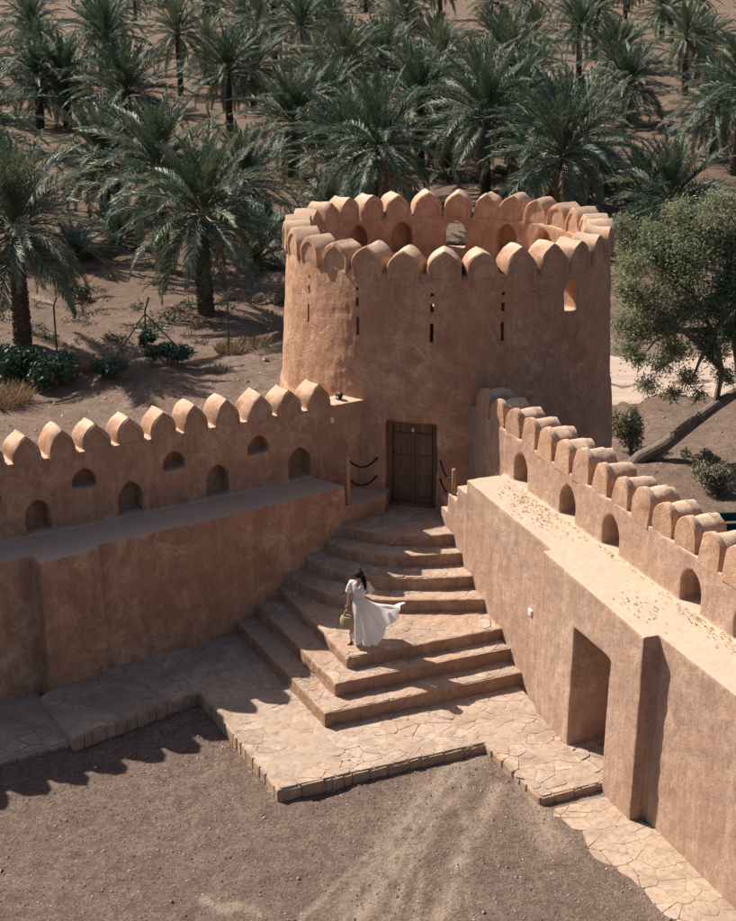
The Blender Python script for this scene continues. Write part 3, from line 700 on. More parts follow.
# ------------------------------------------------------------------ plinths, posts and ropes beside the door
def build_plinths():
    pl = [(-.50, 29.06), (.38, 29.64), (.50, 30.4), (-.6, 30.6), (-1.1, 29.6)]
    tag(obj('plinth', mud('plinth', [prism(pl, 1.6, 2.38)], .035, (.008, .006, .002), 2), M['mud']), 'low mud plinth left of the tower door, below the hanging ropes', 'plinth')
    pr = [(1.48, 29.80), (1.66, 29.10), (2.3, 28.4), (2.75, 28.4), (2.2, 30.3), (1.5, 30.3)]
    tag(obj('plinth', mud('plinth', [prism(pr, 1.6, 2.42)], .035, (.008, .006, .002), 2), M['mud']), 'low mud plinth right of the tower door beside the sunlit wall', 'plinth')
    def post(x, y, z0, z1, lab):
        V, F = tube([(x, y, z0 - .05), (x + .006, y, (z0 + z1) / 2), (x, y + .004, z1 - .03), (x, y, z1)], [.052, .05, .05, .036], 10)
        return tag(obj('wooden_post', mesh('wooden_post', V, F, True), M['post']), lab, 'post')
    post(-.42, 29.22, 2.38, 3.46, 'slim shaded wooden post at the end of the left ledge')
    post(1.76, 28.72, 2.78, 3.36, 'short sunlit wooden post on the stepped wall end')
    def rope(p, q, sag, lab):
        p, q = np.array(p), np.array(q); pts = []
        for i in range(15):
            t = i / 14; c = p + (q - p) * t; c[2] -= sag * 4 * t * (1 - t); pts.append(c)
        V, F = tube(pts, .022, 6); tag(obj('barrier_rope', mesh('barrier_rope', V, F, True), M['rope']), lab, 'rope')
    def on_tower(ang, z, r=None):
        r = 3.86 - (z - 3) * .03 if r is None else r
        return (TC[0] + r * math.cos(R(ang)), TC[1] + r * math.sin(R(ang)), z)
    rope((-.42, 29.22, 3.40), on_tower(-114.5, 3.12), .20, 'upper dark rope from the slim shaded post to the tower')
    rope((-.42, 29.22, 2.98), on_tower(-114.5, 2.72), .20, 'lower dark rope from the slim shaded post to the tower')
    rope((1.76, 28.72, 3.22), on_tower(-94.0, 3.16), .20, 'upper dark rope from the short sunlit post to the tower')
    rope((1.76, 28.72, 2.90), on_tower(-94.0, 2.76), .17, 'lower dark rope from the short sunlit post to the tower')
    # white boxes
    def wbox(name, c, n, sx, sz, lab, cat):
        a = math.atan2(n[1], n[0]) + math.pi / 2
        E = empty(name, c, a); tag(E, lab, cat)
        bm = bmesh.new(); bmesh.ops.create_cube(bm, size=1.0); bmesh.ops.scale(bm, vec=(sx, .07, sz), verts=bm.verts); bmesh.ops.bevel(bm, geom=bm.edges[:], offset=.008, segments=2, affect='EDGES')
        me = bpy.data.meshes.new('housing'); bm.to_mesh(me); bm.free(); obj('housing', me, M['whitebox'], E)
        obj('cover', mesh('cover', *box(0, -.038, 0, sx * .7, .012, sz * .7)), M['whitebox'], E)
    b = np.array([3.04, 25.12]); wbox('socket_box', (b[0] - .02, b[1] - .01, 1.87), (-1, -.37), .15, .13, 'small white socket box on the sunlit wall above the stairs', 'electrical box')
    p = L2(6.50, -.015); wbox('socket_box', (p[0], p[1], 4.02), tuple(-LN), .09, .13, 'tiny white box near the shaded parapet corner by the tower', 'electrical box')
    # flood lamp on the parapet end
    p = L2(6.85, .28); E = empty('floodlight', (p[0], p[1], 4.34), math.radians(35)); E.scale = (.72,) * 3; tag(E, 'small dark floodlight on the parapet end against the tower', 'floodlight')
    obj('base', mesh('base', *merge([box(0, 0, .01, .14, .10, .03), box(-.1, 0, .09, .012, .03, .16), box(.1, 0, .09, .012, .03, .16)])), M['iron'], E)
    V, F = tube([(0, -.10, .13), (0, -.09, .135), (0, .02, .16), (0, .08, .175)], [.095, .098, .085, .05], 14); obj('lamp_head', mesh('lamp_head', V, F), M['iron'], E)
build_plinths()

# ------------------------------------------------------------------ flush paving along the right wall
def build_path():
    w = lambda y: 4.30 + (21.0 - y) * .385 + .22       # wall foot
    dom = [(3.10, 21.35), (3.98, 21.70), (4.28, 21.0), (4.62, 20.9), (5.50, 18.75), (6.6, 16.0), (5.6, 15.8), (5.15, 17.2), (4.35, 18.6), (4.05, 19.4), (3.55, 19.95), (3.35, 20.6), (3.0, 21.0)]
    V, F = prism(dom, -.3, .055)
    P = tag(obj('stone_path', mud('stone_path', [prism([(p[0] + (.22 if i > 5 else 0), p[1] + (.06 if i > 5 else 0)) for i, p in enumerate(dom)], -.25, .045)], .06, (0, 0, 0), 0), M['bedding']), kind='structure')
    g = np.random.default_rng(3); cells = []
    for q in crazy(dom, .32, .014, 33):
        c = np.mean(q, 0)
        if c[0] < w(c[1]) - 1.15 and g.random() < .35: continue
        cells.append(q)
    zf = lambda x, y: gz(x, y) + .004
    # the bedding follows the soil
    me = P.data
    bpy.data.meshes.remove(me) if False else None
    lay_stones(cells, 0, .006, M['path_stone'], P, depth=.06, zfn=zf, seed=9)
    for v in P.data.vertices:
        v.co.z = -.25 if v.co.z < -.05 else gz(v.co.x, v.co.y) + .004
build_path()

# ------------------------------------------------------------------ gravel and litter
def pebbles(name, pts, sizes, mat, seed, label=None, cat=None):
    g = np.random.default_rng(seed); V, F = [], []
    base = np.array([(1, 0, 0), (-1, 0, 0), (0, 1, 0), (0, -1, 0), (0, 0, 1), (0, 0, -1)], float)
    ff = [(0, 2, 4), (2, 1, 4), (1, 3, 4), (3, 0, 4), (2, 0, 5), (1, 2, 5), (3, 1, 5), (0, 3, 5)]
    for p, s in zip(pts, sizes):
        q = base * g.uniform(.6, 1.25, (6, 1)) * np.array([1, 1, .65]) * s; a = g.uniform(0, 6.28); c, sn = math.cos(a), math.sin(a)
        q = np.stack([q[:, 0] * c - q[:, 1] * sn, q[:, 0] * sn + q[:, 1] * c, q[:, 2]], 1) + np.array(p); b = len(V)
        V += q.tolist(); F += [tuple(i + b for i in f) for f in ff]
    o = obj(name, mesh(name, V, F), mat); tag(o, label, cat, kind='stuff'); return o
M['pebble'] = None
def pebble_mat():
    m, nt, bs = new_mat('pebble'); b = NB(nt); ri = b.node('ShaderNodeNewGeometry').outputs['Random Per Island']
    b.put(bs.inputs['Base Color'], b.ramp(ri, [(0, (.15, .11, .085)), (.45, (.27, .20, .155)), (.8, (.36, .275, .21)), (1, (.52, .43, .35))])); bs.inputs['Roughness'].default_value = .9; return m
M['pebble'] = pebble_mat()
def scatter():
    P, S = [], []; dom = [np.array(p) for p in PLAT]
    while len(P) < 9000:
        x, y = rng.uniform(-8, 5.6), rng.uniform(15.5, 25)
        if inside((x, y), dom) or (np.array([x, y]) - RO) @ RN > -1.5 - 1.1 * rng.random() or x < -5.2 and y > 22.4 + (x + 5.2) * .6: continue
        s = .008 + .018 * rng.random() ** 3 + (.03 * rng.random() if rng.random() < .015 else 0)
        P.append((x, y, gz(x, y) + s * .25)); S.append(s)
    pebbles('gravel', P, S, M['pebble'], 1, 'loose small stones strewn over the brown courtyard soil', 'gravel')
    P, S = [], []
    while len(P) < 4200:
        y = rng.uniform(34, 75); x = rng.uniform(-.28, .28) * y
        if (np.array([x, y]) - LO) @ LN < .9 or np.hypot(x - TC[0], y - TC[1]) < 4.2: continue
        s = .02 + .05 * rng.random() ** 4 + (.10 * rng.random() if rng.random() < .02 else 0)
        P.append((x, y, gz(x, y) + s * .2)); S.append(s)
    pebbles('stones', P, S, M['pebble'], 2, 'scattered stones and clods on the sandy soil outside the walls', 'stones')
    # dry leaf litter on the sunlit ledge
    V, F = [], []
    def leafs(n, c, sg, z):
        for _ in range(n):
            s0, t0 = rng.normal(c[0], sg[0]), rng.normal(c[1], sg[1])
            if not (-1.0 < t0 < -.04): continue
            p = R2(s0, t0); L = rng.uniform(.012, .034); a = rng.uniform(0, 6.28); w = L * rng.uniform(.3, .6); b = len(V)
            dx, dy = math.cos(a), math.sin(a); zz = z + .012
            V.extend([(p[0] - dx * L, p[1] - dy * L, zz), (p[0] + dy * w, p[1] - dx * w, zz + rng.uniform(.004, .02)), (p[0] + dx * L, p[1] + dy * L, zz + .004), (p[0] - dy * w, p[1] + dx * w, zz + rng.uniform(.006, .024))]); F.append((b, b + 1, b + 2, b + 3))
    leafs(220, (1.15, -.26), (.45, .22), ZR); leafs(90, (2.0, -.4), (.5, .25), ZR); leafs(60, (6.0, -.75), (.35, .2), ZR); leafs(140, (4.4, -.08), (2.4, .05), ZR); leafs(60, (6.5, -.15), (.4, .1), ZR); leafs(80, (7.6, -.15), (.6, .12), ZR)
    tag(obj('leaf_litter', mesh('leaf_litter', V, F), M['ledge_litter']), 'dry leaf litter lying on the ledge of the sunlit wall', 'leaf litter', kind='stuff')
scatter()

# ------------------------------------------------------------------ date palms
def frond_geo(L, bend, seed, nl=84, blade=.034, dry=False):
    """rachis along +x, drooping towards -z; stiff leaflets in a V along it"""
    g = np.random.default_rng(seed); n = 12; pts = []; x = z = 0.0
    for i in range(n + 1):
        pts.append((x, 0.03 * math.sin(i * .6 + seed) * i / n, z)); th = -bend * (i / n) ** 1.25; x += L / n * math.cos(th); z += L / n * math.sin(th)
    pts = np.array(pts); rad = [.030 * (1 - .86 * i / n) + .002 for i in range(n + 1)]
    V, F = tube(pts, rad, 4, False); V = [tuple(v) for v in V]
    for i in range(nl):
        t = .14 + .86 * (i + .5) / nl; f = t * n; k = min(int(f), n - 1); p = pts[k] + (pts[k + 1] - pts[k]) * (f - k); tg = pts[k + 1] - pts[k]; tg = tg / np.linalg.norm(tg)
        up = np.array([-tg[2], 0, tg[0]])
        prof = (.50 + .5 * math.sin(math.pi * min(1, (t - .05) * 1.25))) * (1 if t < .8 else 1 - .45 * (t - .8) / .2)
        for sd_ in (-1, 1):
            l = .56 * L / 3.4 * prof * g.uniform(.8, 1.12); fw = math.radians(g.uniform(34, 58) * (1 - .35 * t)); li = math.radians(g.uniform(-8, 48) if not dry else g.uniform(-70, 0))
            side = np.array([0, sd_, 0]) * math.cos(li) + up * math.sin(li)
            d = tg * math.cos(fw) + side * math.sin(fw); d /= np.linalg.norm(d)
            wv = np.cross(d, np.cross(side, tg)); wv /= np.linalg.norm(wv) + 1e-9; w = blade * g.uniform(.7, 1.15)
            mid = p + d * l * .5 + np.array([0, 0, .01]); tip = p + d * l + np.array([0, 0, -l * g.uniform(.02, .22)]); b = len(V)
            V += [tuple(p - wv * w * .25), tuple(p + wv * w * .25), tuple(mid + wv * w * .5), tuple(mid - wv * w * .5), tuple(tip)]
            F += [(b, b + 1, b + 2, b + 3), (b + 3, b + 2, b + 4)]
    return V, F
FROND = [frond_geo(3.4, .35, 1), frond_geo(3.5, .75, 2), frond_geo(3.5, 1.15, 3), frond_geo(3.4, 1.6, 4), frond_geo(3.6, .95, 5)]
DRY = [frond_geo(2.9, 1.5, 8, 46, .03, True), frond_geo(2.7, 1.1, 9, 40, .03, True)]
FROND_ME = [mesh('frond', v, f) for v, f in FROND]
DRY_ME = [mesh('dry_frond', v, f) for v, f in DRY]
for me in FROND_ME: me.materials.append(M['palm'])
for me in DRY_ME: me.materials.append(M['palm_dry'])
def trunk_geo(h, r, seed):
    g = np.random.default_rng(seed); pts, rd = [], []
    for i in range(9):
        t = i / 8; pts.append((.06 * math.sin(t * 2 + seed), .05 * math.sin(t * 2.6 + seed * 2), -.15 + (h + .15) * t)); rd.append(r * (1.18 - .30 * t + .15 * (1 - t) ** 6))
    V, F = tube(pts, rd, 12); V = [tuple(v) for v in V]
    n = int(h * 62)
    for k in range(n):                                   # cut frond boots in a spiral
        z = .08 + (h - .05) * k / n; a = k * 2.3999; t = z / h; rr = r * (1.16 - .30 * t); c = (np.array([.06 * math.sin(t * 2 + seed), .05 * math.sin(t * 2.6 + seed * 2)]))
        ox, oy = math.cos(a), math.sin(a); w = .085 * g.uniform(.8, 1.2); hh = .15 * g.uniform(.8, 1.3); pr = .055 * g.uniform(.6, 1.5); b = len(V)
        for (sx, zz, rad) in ((-1, -hh * .5, .0), (1, -hh * .5, .0), (1, hh * .5, pr), (-1, hh * .5, pr), (-.6, hh * .55, -.01), (.6, hh * .55, -.01)):
            V.append((c[0] + ox * (rr + rad) - oy * w * sx, c[1] + oy * (rr + rad) + ox * w * sx, z + zz))
        F += [(b, b + 1, b + 2, b + 3), (b + 3, b + 2, b + 5, b + 4)]
    return V, F
def heart_geo(seed):
    g = np.random.default_rng(seed)
    V, F = tube([(0, 0, -.35), (0, 0, -.1), (0, 0, .15), (0, 0, .5)], [.20, .30, .24, .06], 10); V = [tuple(v) for v in V]; P = [(V, F)]
    for k in range(9):                                   # leaning bases and fruit stalks
        a = g.uniform(0, 6.28); L = g.uniform(.7, 1.3); c = [(0, 0, 0)]
        for i in range(1, 7):
            t = i / 6; c.append((math.cos(a) * L * t, math.sin(a) * L * t, .45 * math.sin(t * 2.4) * L - .5 * t * t * L))
        P.append(tube(c, [.03, .026, .022, .02, .018, .015, .012], 4, False))
    return merge(P)
HEART = [mesh('crown', *heart_geo(i)) for i in range(3)]
for me in HEART: me.materials.append(M['stalk'])
TRUNKS = {}
def trunk_me(h, r, seed):
    k = (round(h * 5) / 5, round(r, 2), seed % 3)
    if k not in TRUNKS: TRUNKS[k] = mesh('trunk', *trunk_geo(k[0], k[1], k[2])); TRUNKS[k].materials.append(M['palm_bark'])
    return TRUNKS[k], k[0]
def frond_set(seed, n):
    """placements of the fronds of one crown: (mesh index, azimuth, elevation, roll, scale, height)"""
    g = np.random.default_rng(seed); out = []
    for i in range(n):
        t = (i + .5) / n; az = i * 2.39996 + g.uniform(-.25, .25)
        el = math.radians(88 - 122 * t ** 1.15 + g.uniform(-7, 7))
        mi = int(g.choice([0, 0, 1])) if t < .38 else int(g.choice([1, 4, 2])) if t < .72 else int(g.choice([2, 3, 4]))
        out.append((mi, az, el, g.uniform(-.35, .35), (.74 + .26 * min(1, t * 3)) * g.uniform(.9, 1.08), .22 * (1 - t)))
    return out
def frond_matrix(az, el, roll, sc, z):
    return Matrix.Translation((0, 0, z)) @ Matrix.Rotation(az, 4, 'Z') @ Matrix.Rotation(-el, 4, 'Y') @ Matrix.Rotation(roll, 4, 'X') @ Matrix.Translation((.10, 0, 0)) @ Matrix.Scale(sc, 4)
def palm_full(x, y, h, size, seed, label, group=None, n=64, dry=6):
    o = empty('date_palm', (x, y, gz(x, y) - .03), random.uniform(0, 6.28)); tag(o, label, 'palm tree', group)
    tm, hh = trunk_me(h, .24, seed); t = obj('trunk', tm, None, o); t.scale = (1, 1, h / hh)
    c = obj('crown', HEART[seed % 3], None, o, (0, 0, h))
    for (mi, az, el, ro, sc, z) in frond_set(seed, n):
        f = obj('frond', FROND_ME[mi], None, c); f.matrix_local = frond_matrix(az, el, ro, sc * size * 1.14, z)
    g = random.Random(seed)
    for k in range(dry):
        f = obj('dry_frond', DRY_ME[k % 2], None, c); f.matrix_local = frond_matrix(g.uniform(0, 6.28), math.radians(g.uniform(-55, -20)), g.uniform(-.5, .5), size * g.uniform(.7, 1), -.15)
    return o
def crown_joined(seed, n=52, dry=9):
    P = []; g = random.Random(seed); Vd = []; 
    for (mi, az, el, ro, sc, z) in frond_set(seed, n):
        m = frond_matrix(az, el, ro, sc * 1.16, z); P.append(([tuple(m @ Vector(v)) for v in FROND[mi][0]], FROND[mi][1]))
    nf = sum(len(p[1]) for p in P)
    for k in range(dry):
        m = frond_matrix(g.uniform(0, 6.28), math.radians(g.uniform(-55, -15)), 0, g.uniform(.7, 1), -.15); P.append(([tuple(m @ Vector(v)) for v in DRY[k % 2][0]], DRY[k % 2][1]))
    V, F = merge(P); me = mesh('crown', V, F); me.materials.append(M['palm']); me.materials.append(M['palm_dry'])
    mi = np.zeros(len(F), int); mi[nf:] = 1; me.polygons.foreach_set('material_index', mi); return me
CROWNS = [crown_joined(200 + i, 40 + 6 * i, 12 - 2 * i) for i in range(5)]; CROWNS_DRY = [crown_joined(210 + i, 50, 20) for i in range(2)]
def palm_far(x, y, h, size, seed, label, group, skirt=False):
    o = empty('date_palm', (x, y, gz(x, y) - .03), random.uniform(0, 6.28)); tag(o, label, 'palm tree', group); o.scale = (size * random.uniform(.9, 1.1), size * random.uniform(.9, 1.1), size * random.uniform(.92, 1.12)); o.rotation_euler = (random.uniform(-.07, .07), random.uniform(-.07, .07), o.rotation_euler[2])
    tm, hh = trunk_me(h, .22, seed); t = obj('trunk', tm, None, o); t.scale = (1, 1, h / hh)
    obj('crown', CROWNS_DRY[seed % 2] if skirt else CROWNS[seed % 5], None, o, (0, 0, h))
    return o
PALMS = []
def near_palms():
    spec = [  # base pixel, trunk height, size, label
        (206, 312, 3.7, .90, 'date palm with bare dark trunk on open sand behind the pointed merlons'),
        (22, 347, 4.0, .95, 'date palm rising from dark green shrubs by the wire fence'),
        (163, 270, 4.2, .92, 'date palm whose dark trunk stands close behind the bare-trunked palm'),
        (293, 176, 3.1, .98, 'date palm whose low fronds touch the back left rim of the tower'),
        (356, 200, 2.4, 1.1, 'date palm spreading directly behind the tower rim, left of its axis'),
        (418, 170, 3.9, 1.05, 'tall thin date palm between two palms behind the tower'),
        (485, 193, 3.9, 1.1, 'date palm with a tall dark trunk standing right behind the tower rim'),
        (566, 205, 3.4, 1.1, 'date palm with a stout trunk beside the tower rim, nearest its right back'),
        (668, 240, 1.5, .92, 'short date palm with a stubby trunk above the grey-green thorn tree'),
        (713, 160, 2.8, .95, 'date palm behind the short stubby palm, above the thorn tree'),
        (626, 124, 2.6, .98, 'date palm between the stout-trunked palm and the one above the thorn tree'),
        (68, 126, 3.2, 1.05, 'date palm with skirts of brown dry fronds on its leaning dark trunk'),
        (40, 128, 3.4, .8, 'slim date palm with a pale straight trunk beside the brown-skirted palm'),
        (105, 215, 2.6, .9, 'date palm between the fence palm and the brown-skirted palm'),
        (245, 225, 2.0, .85, 'low date palm between the bare-trunked palm and the tower'),
        (520, 150, 2.9, .95, 'date palm in the gap behind the two tall-trunked palms'),
    ]
    for i, (u, v, h, s, lab) in enumerate(spec):
        p = gp(u, v); PALMS.append((p[0], p[1])); palm_full(p[0], p[1], h, s, 300 + i, lab, dry=16 if 'brown dry' in lab else 8)
near_palms()
def far_palms():
    g = np.random.default_rng(21); lab = {0: 'date palm standing in the farther rows of the grove', 1: 'young trunkless date palm sprouting low in the grove'}
    y = 66.0; row = 0
    while y < 300:
        step = 9.3 + max(0, y - 84) * .025; x = -.29 * y + (row % 2) * 3.5
        while x < .29 * y:
            px, py = x + g.uniform(-2, 2), y + g.uniform(-2.4, 2.4); x += step
            if min((math.hypot(px - a, py - b) for a, b in PALMS), default=9) < 5.0 or (py < 76 and px > 11.5): continue
            if g.random() < .10 + max(0, y - 130) * .004: continue
            PALMS.append((px, py)); kind = int(g.choice([0, 0, 1, 1, 2, 3])); h_ = (g.uniform(3.0, 3.8), g.uniform(4.2, 5.2), g.uniform(1.4, 2.1), g.uniform(3.2, 4.4))[kind]
            palm_far(px, py, h_, g.uniform(.88, 1.08), int(g.integers(0, 1000)), ('date palm of middling height in the farther rows of the grove', 'tall date palm rising above the farther rows of the grove', 'short date palm with low crown in the farther rows of the grove', 'date palm with a skirt of dry brown fronds in the farther rows')[kind],
                     ('middling far palms', 'tall far palms', 'short far palms', 'far palms with dry skirts')[kind], kind == 3)
        y += 9.6 + max(0, y - 84) * .03; row += 1
    k = 0
    for u, v in [(100, 190), (120, 245), (258, 262), (232, 195), (330, 215), (445, 178), (530, 186), (600, 170), (640, 195), (700, 215), (735, 250), (5, 205), (75, 255)]:
        p = gp(u, v)
        palm_far(p[0], p[1], .25, .50 + .2 * (k % 3) / 2, k, lab[1], 'young palms low in the grove'); k += 1
far_palms()
def fallen():
    g = np.random.default_rng(5); k = 0
    while k < 230:
        y = g.uniform(52, 130); x = g.uniform(-.27, .27) * y
        if y < 60 and x > -1: continue
        o = obj('fallen_frond', DRY_ME[k % 2], None, None, (x, y, gz(x, y) + .10)); o.rotation_euler = (g.uniform(-.4, .4) + math.pi, g.uniform(-.1, .1), g.uniform(0, 6.28)); s = g.uniform(.6, 1.0); o.scale = (s, s, s * .25)
        tag(o, 'dry brown frond lying on the soil of the palm grove', 'fallen frond', 'fallen fronds under the palms'); k += 1
fallen()

# ------------------------------------------------------------------ shrubs, grass, thorn tree
def leaf_cloud(blobs, n, size, seed, aspect=.4, shell=.45, loose=.1):
    g = np.random.default_rng(seed); V, F = [], []; w = np.array([b[3] * b[4] * b[5] for b in blobs]); w = w / w.sum()
    for bi, c in enumerate(g.multinomial(n, w)):
        bx = np.array(blobs[bi], float)
        d = g.normal(size=(c, 3)); d /= np.linalg.norm(d, axis=1)[:, None]; r = (shell + (1 - shell) * g.random(c)) ** .6
        # clumpy: pull leaves towards random clump centres
        cl = g.normal(size=(max(4, c // 60), 3)); cl /= np.linalg.norm(cl, axis=1)[:, None]; cl *= (g.uniform(.45, 1.0, len(cl)))[:, None]
        k = g.integers(0, len(cl), c); P = bx[:3] + (cl[k] * .80 * (1 - loose) + d * r[:, None] * (.30 + .62 * loose)) * bx[3:]
        a = g.normal(size=(c, 3)); a /= np.linalg.norm(a, axis=1)[:, None]; b = np.cross(a, g.normal(size=(c, 3))); b /= np.linalg.norm(b, axis=1)[:, None]
        s = size * g.uniform(.6, 1.4, c)
        for i in range(c):
            q = len(V); A, B = a[i] * s[i], b[i] * s[i] * aspect
            V += [tuple(P[i] - A), tuple(P[i] + B), tuple(P[i] + A), tuple(P[i] - B)]; F.append((q, q + 1, q + 2, q + 3))
    return V, F
def shrub(u, v, rx, rz, n, mat, seed, label, size=.06, stems=9, name='shrub', cat='shrub'):
    p = gp(u, v); x, y = p[0], p[1]; z = gz(x, y); g = np.random.default_rng(seed)
    o = empty(name, (x, y, z)); tag(o, label, cat)
    bl = [(g.uniform(-.6, .6) * rx, g.uniform(-.5, .5) * rx, rz * g.uniform(.35, .75), rx * .5, rx * .5, rz * .5) for _ in range(6)]
    obj('foliage', mesh('foliage', *leaf_cloud(bl, int(n * 1.4), size * .85, seed, .4, .3, .4)), mat, o)
    P = []
    for b in bl + bl[:3]:
        e = np.array(b[:3]) + g.normal(size=3) * .1; P.append(tube([(0, 0, -.05), tuple(e * .5 + np.array([0, 0, .06])), tuple(e)], [.025, .017, .008], 5, False))
    obj('stems', mesh('stems', *merge(P)), M['tree_bark'], o)
def tuft(u, v, r, h, n, seed, label, mat):
    p = gp(u, v); z = gz(p[0], p[1]); g = np.random.default_rng(seed); V, F = [], []
    for i in range(n):
        a, rr = g.uniform(0, 6.28), r * math.sqrt(g.random()); c = np.array([math.cos(a) * rr, math.sin(a) * rr, 0]); d = np.array([math.cos(a) * .5 + g.normal() * .35, math.sin(a) * .5 + g.normal() * .35, 1.2]); d /= np.linalg.norm(d); L = h * g.uniform(.5, 1.15)
        w = np.cross(d, g.normal(size=3)); w = w / np.linalg.norm(w) * .012; q = len(V)
        V += [tuple(c - w), tuple(c + w), tuple(c + d * L * .6 + w * .7), tuple(c + d * L * .6 - w * .7), tuple(c + d * L + np.array([0, 0, -.15 * L]))]; F += [(q, q + 1, q + 2, q + 3), (q + 3, q + 2, q + 4)]
    tag(obj('grass_tuft', mesh('grass_tuft', V, F), mat, None, (p[0], p[1], z)), label, 'grass')
def plants():
    shrub(14, 376, 1.35, 1.25, 4200, M['shrub'], 1, 'large leafy dark green shrub at the foot of the fence palm', .09)
    shrub(58, 380, 1.15, .95, 3200, M['shrub'], 2, 'dark green shrub between the fence palm and the braced fence post', .085)
    shrub(112, 374, .8, .6, 1500, M['shrub'], 3, 'small dark shrub at the left brace of the fence post', .07)
    shrub(168, 366, 1.0, .6, 2000, M['shrub'], 4, 'low dark green bush at the right brace of the fence post', .07)
    shrub(145, 345, .40, .5, 700, M['shrub'], 5, 'small dark bush right behind the braced fence post', .07)
    shrub(80, 300, .6, .6, 900, M['shrub'], 6, 'dark bush in the shade beside the fence palm trunk', .07)
    shrub(632, 452, .75, 1.15, 3800, M['scrub'], 7, 'upright grey-green shrub between the tower foot and the leaning trunk', .05)
    shrub(716, 492, .9, .8, 3000, M['scrub'], 8, 'grey-green scrub on the sand below the leaning trunk', .05)
    shrub(700, 470, .6, .4, 1200, M['scrub'], 9, 'thin twiggy scrub behind the grey-green scrub', .045)
    shrub(290, 155, 1.2, .9, 1300, M['scrub'], 12, 'dry grey bush under the palm at the tower rim', .09)
    shrub(505, 178, 1.1, .7, 1100, M['scrub'], 13, 'dry grey bush between the two tall palm trunks', .09)
    shrub(110, 232, 1.3, .9, 1500, M['shrub'], 14, 'dark undergrowth bush amid the palms behind the fence', .11)
    shrub(270, 300, .9, .6, 1100, M['scrub'], 15, 'dry brown scrub beside the left flank of the tower', .06)
    shrub(610, 255, 1.2, 1.0, 2200, M['scrub'], 16, 'dry grey scrub at the right flank of the tower rim', .07)
    tuft(232, 352, .55, .45, 420, 1, 'pale dry grass tuft beside the plain fence post', M['drygrass'])
    tuft(218, 372, .40, .30, 260, 2, 'small dry grass tuft in front of the plain fence post', M['scrub'])
    tuft(255, 345, .60, .35, 320, 3, 'dry yellow grass between the plain fence post and tower', M['drygrass'])
    tuft(4, 398, .8, .7, 700, 4, 'tall straw-coloured grass beside the large dark shrub', M['drygrass'])
    tuft(90, 368, .35, .35, 200, 5, 'straw grass tuft between the dark shrubs', M['drygrass'])
plants()
def undergrowth():
    g = np.random.default_rng(77); green, dry = [], []
    for k in range(1000):
        y = 50 + 110 * g.random() ** 1.3; x = g.uniform(-.27, .27) * y
        if y < 62 and x > -4: continue
        r = g.uniform(.25, .9); b = (x, y, gz(x, y) + .10, r, r, .16 + .12 * g.random())
        (green if g.random() < .35 else dry).append(b)
    tag(obj('weeds', mesh('weeds', *leaf_cloud(green, 22000, .075, 41, .25, .1, .5)), M['shrub']), 'low green weeds growing patchily under the palms', 'weeds', kind='stuff')
    tag(obj('dry_litter', mesh('dry_litter', *leaf_cloud(dry, 48000, .085, 42, .16, .1, .6)), M['litter']), 'brown litter and dry weeds covering the soil under the palms', 'litter', kind='stuff')
undergrowth()
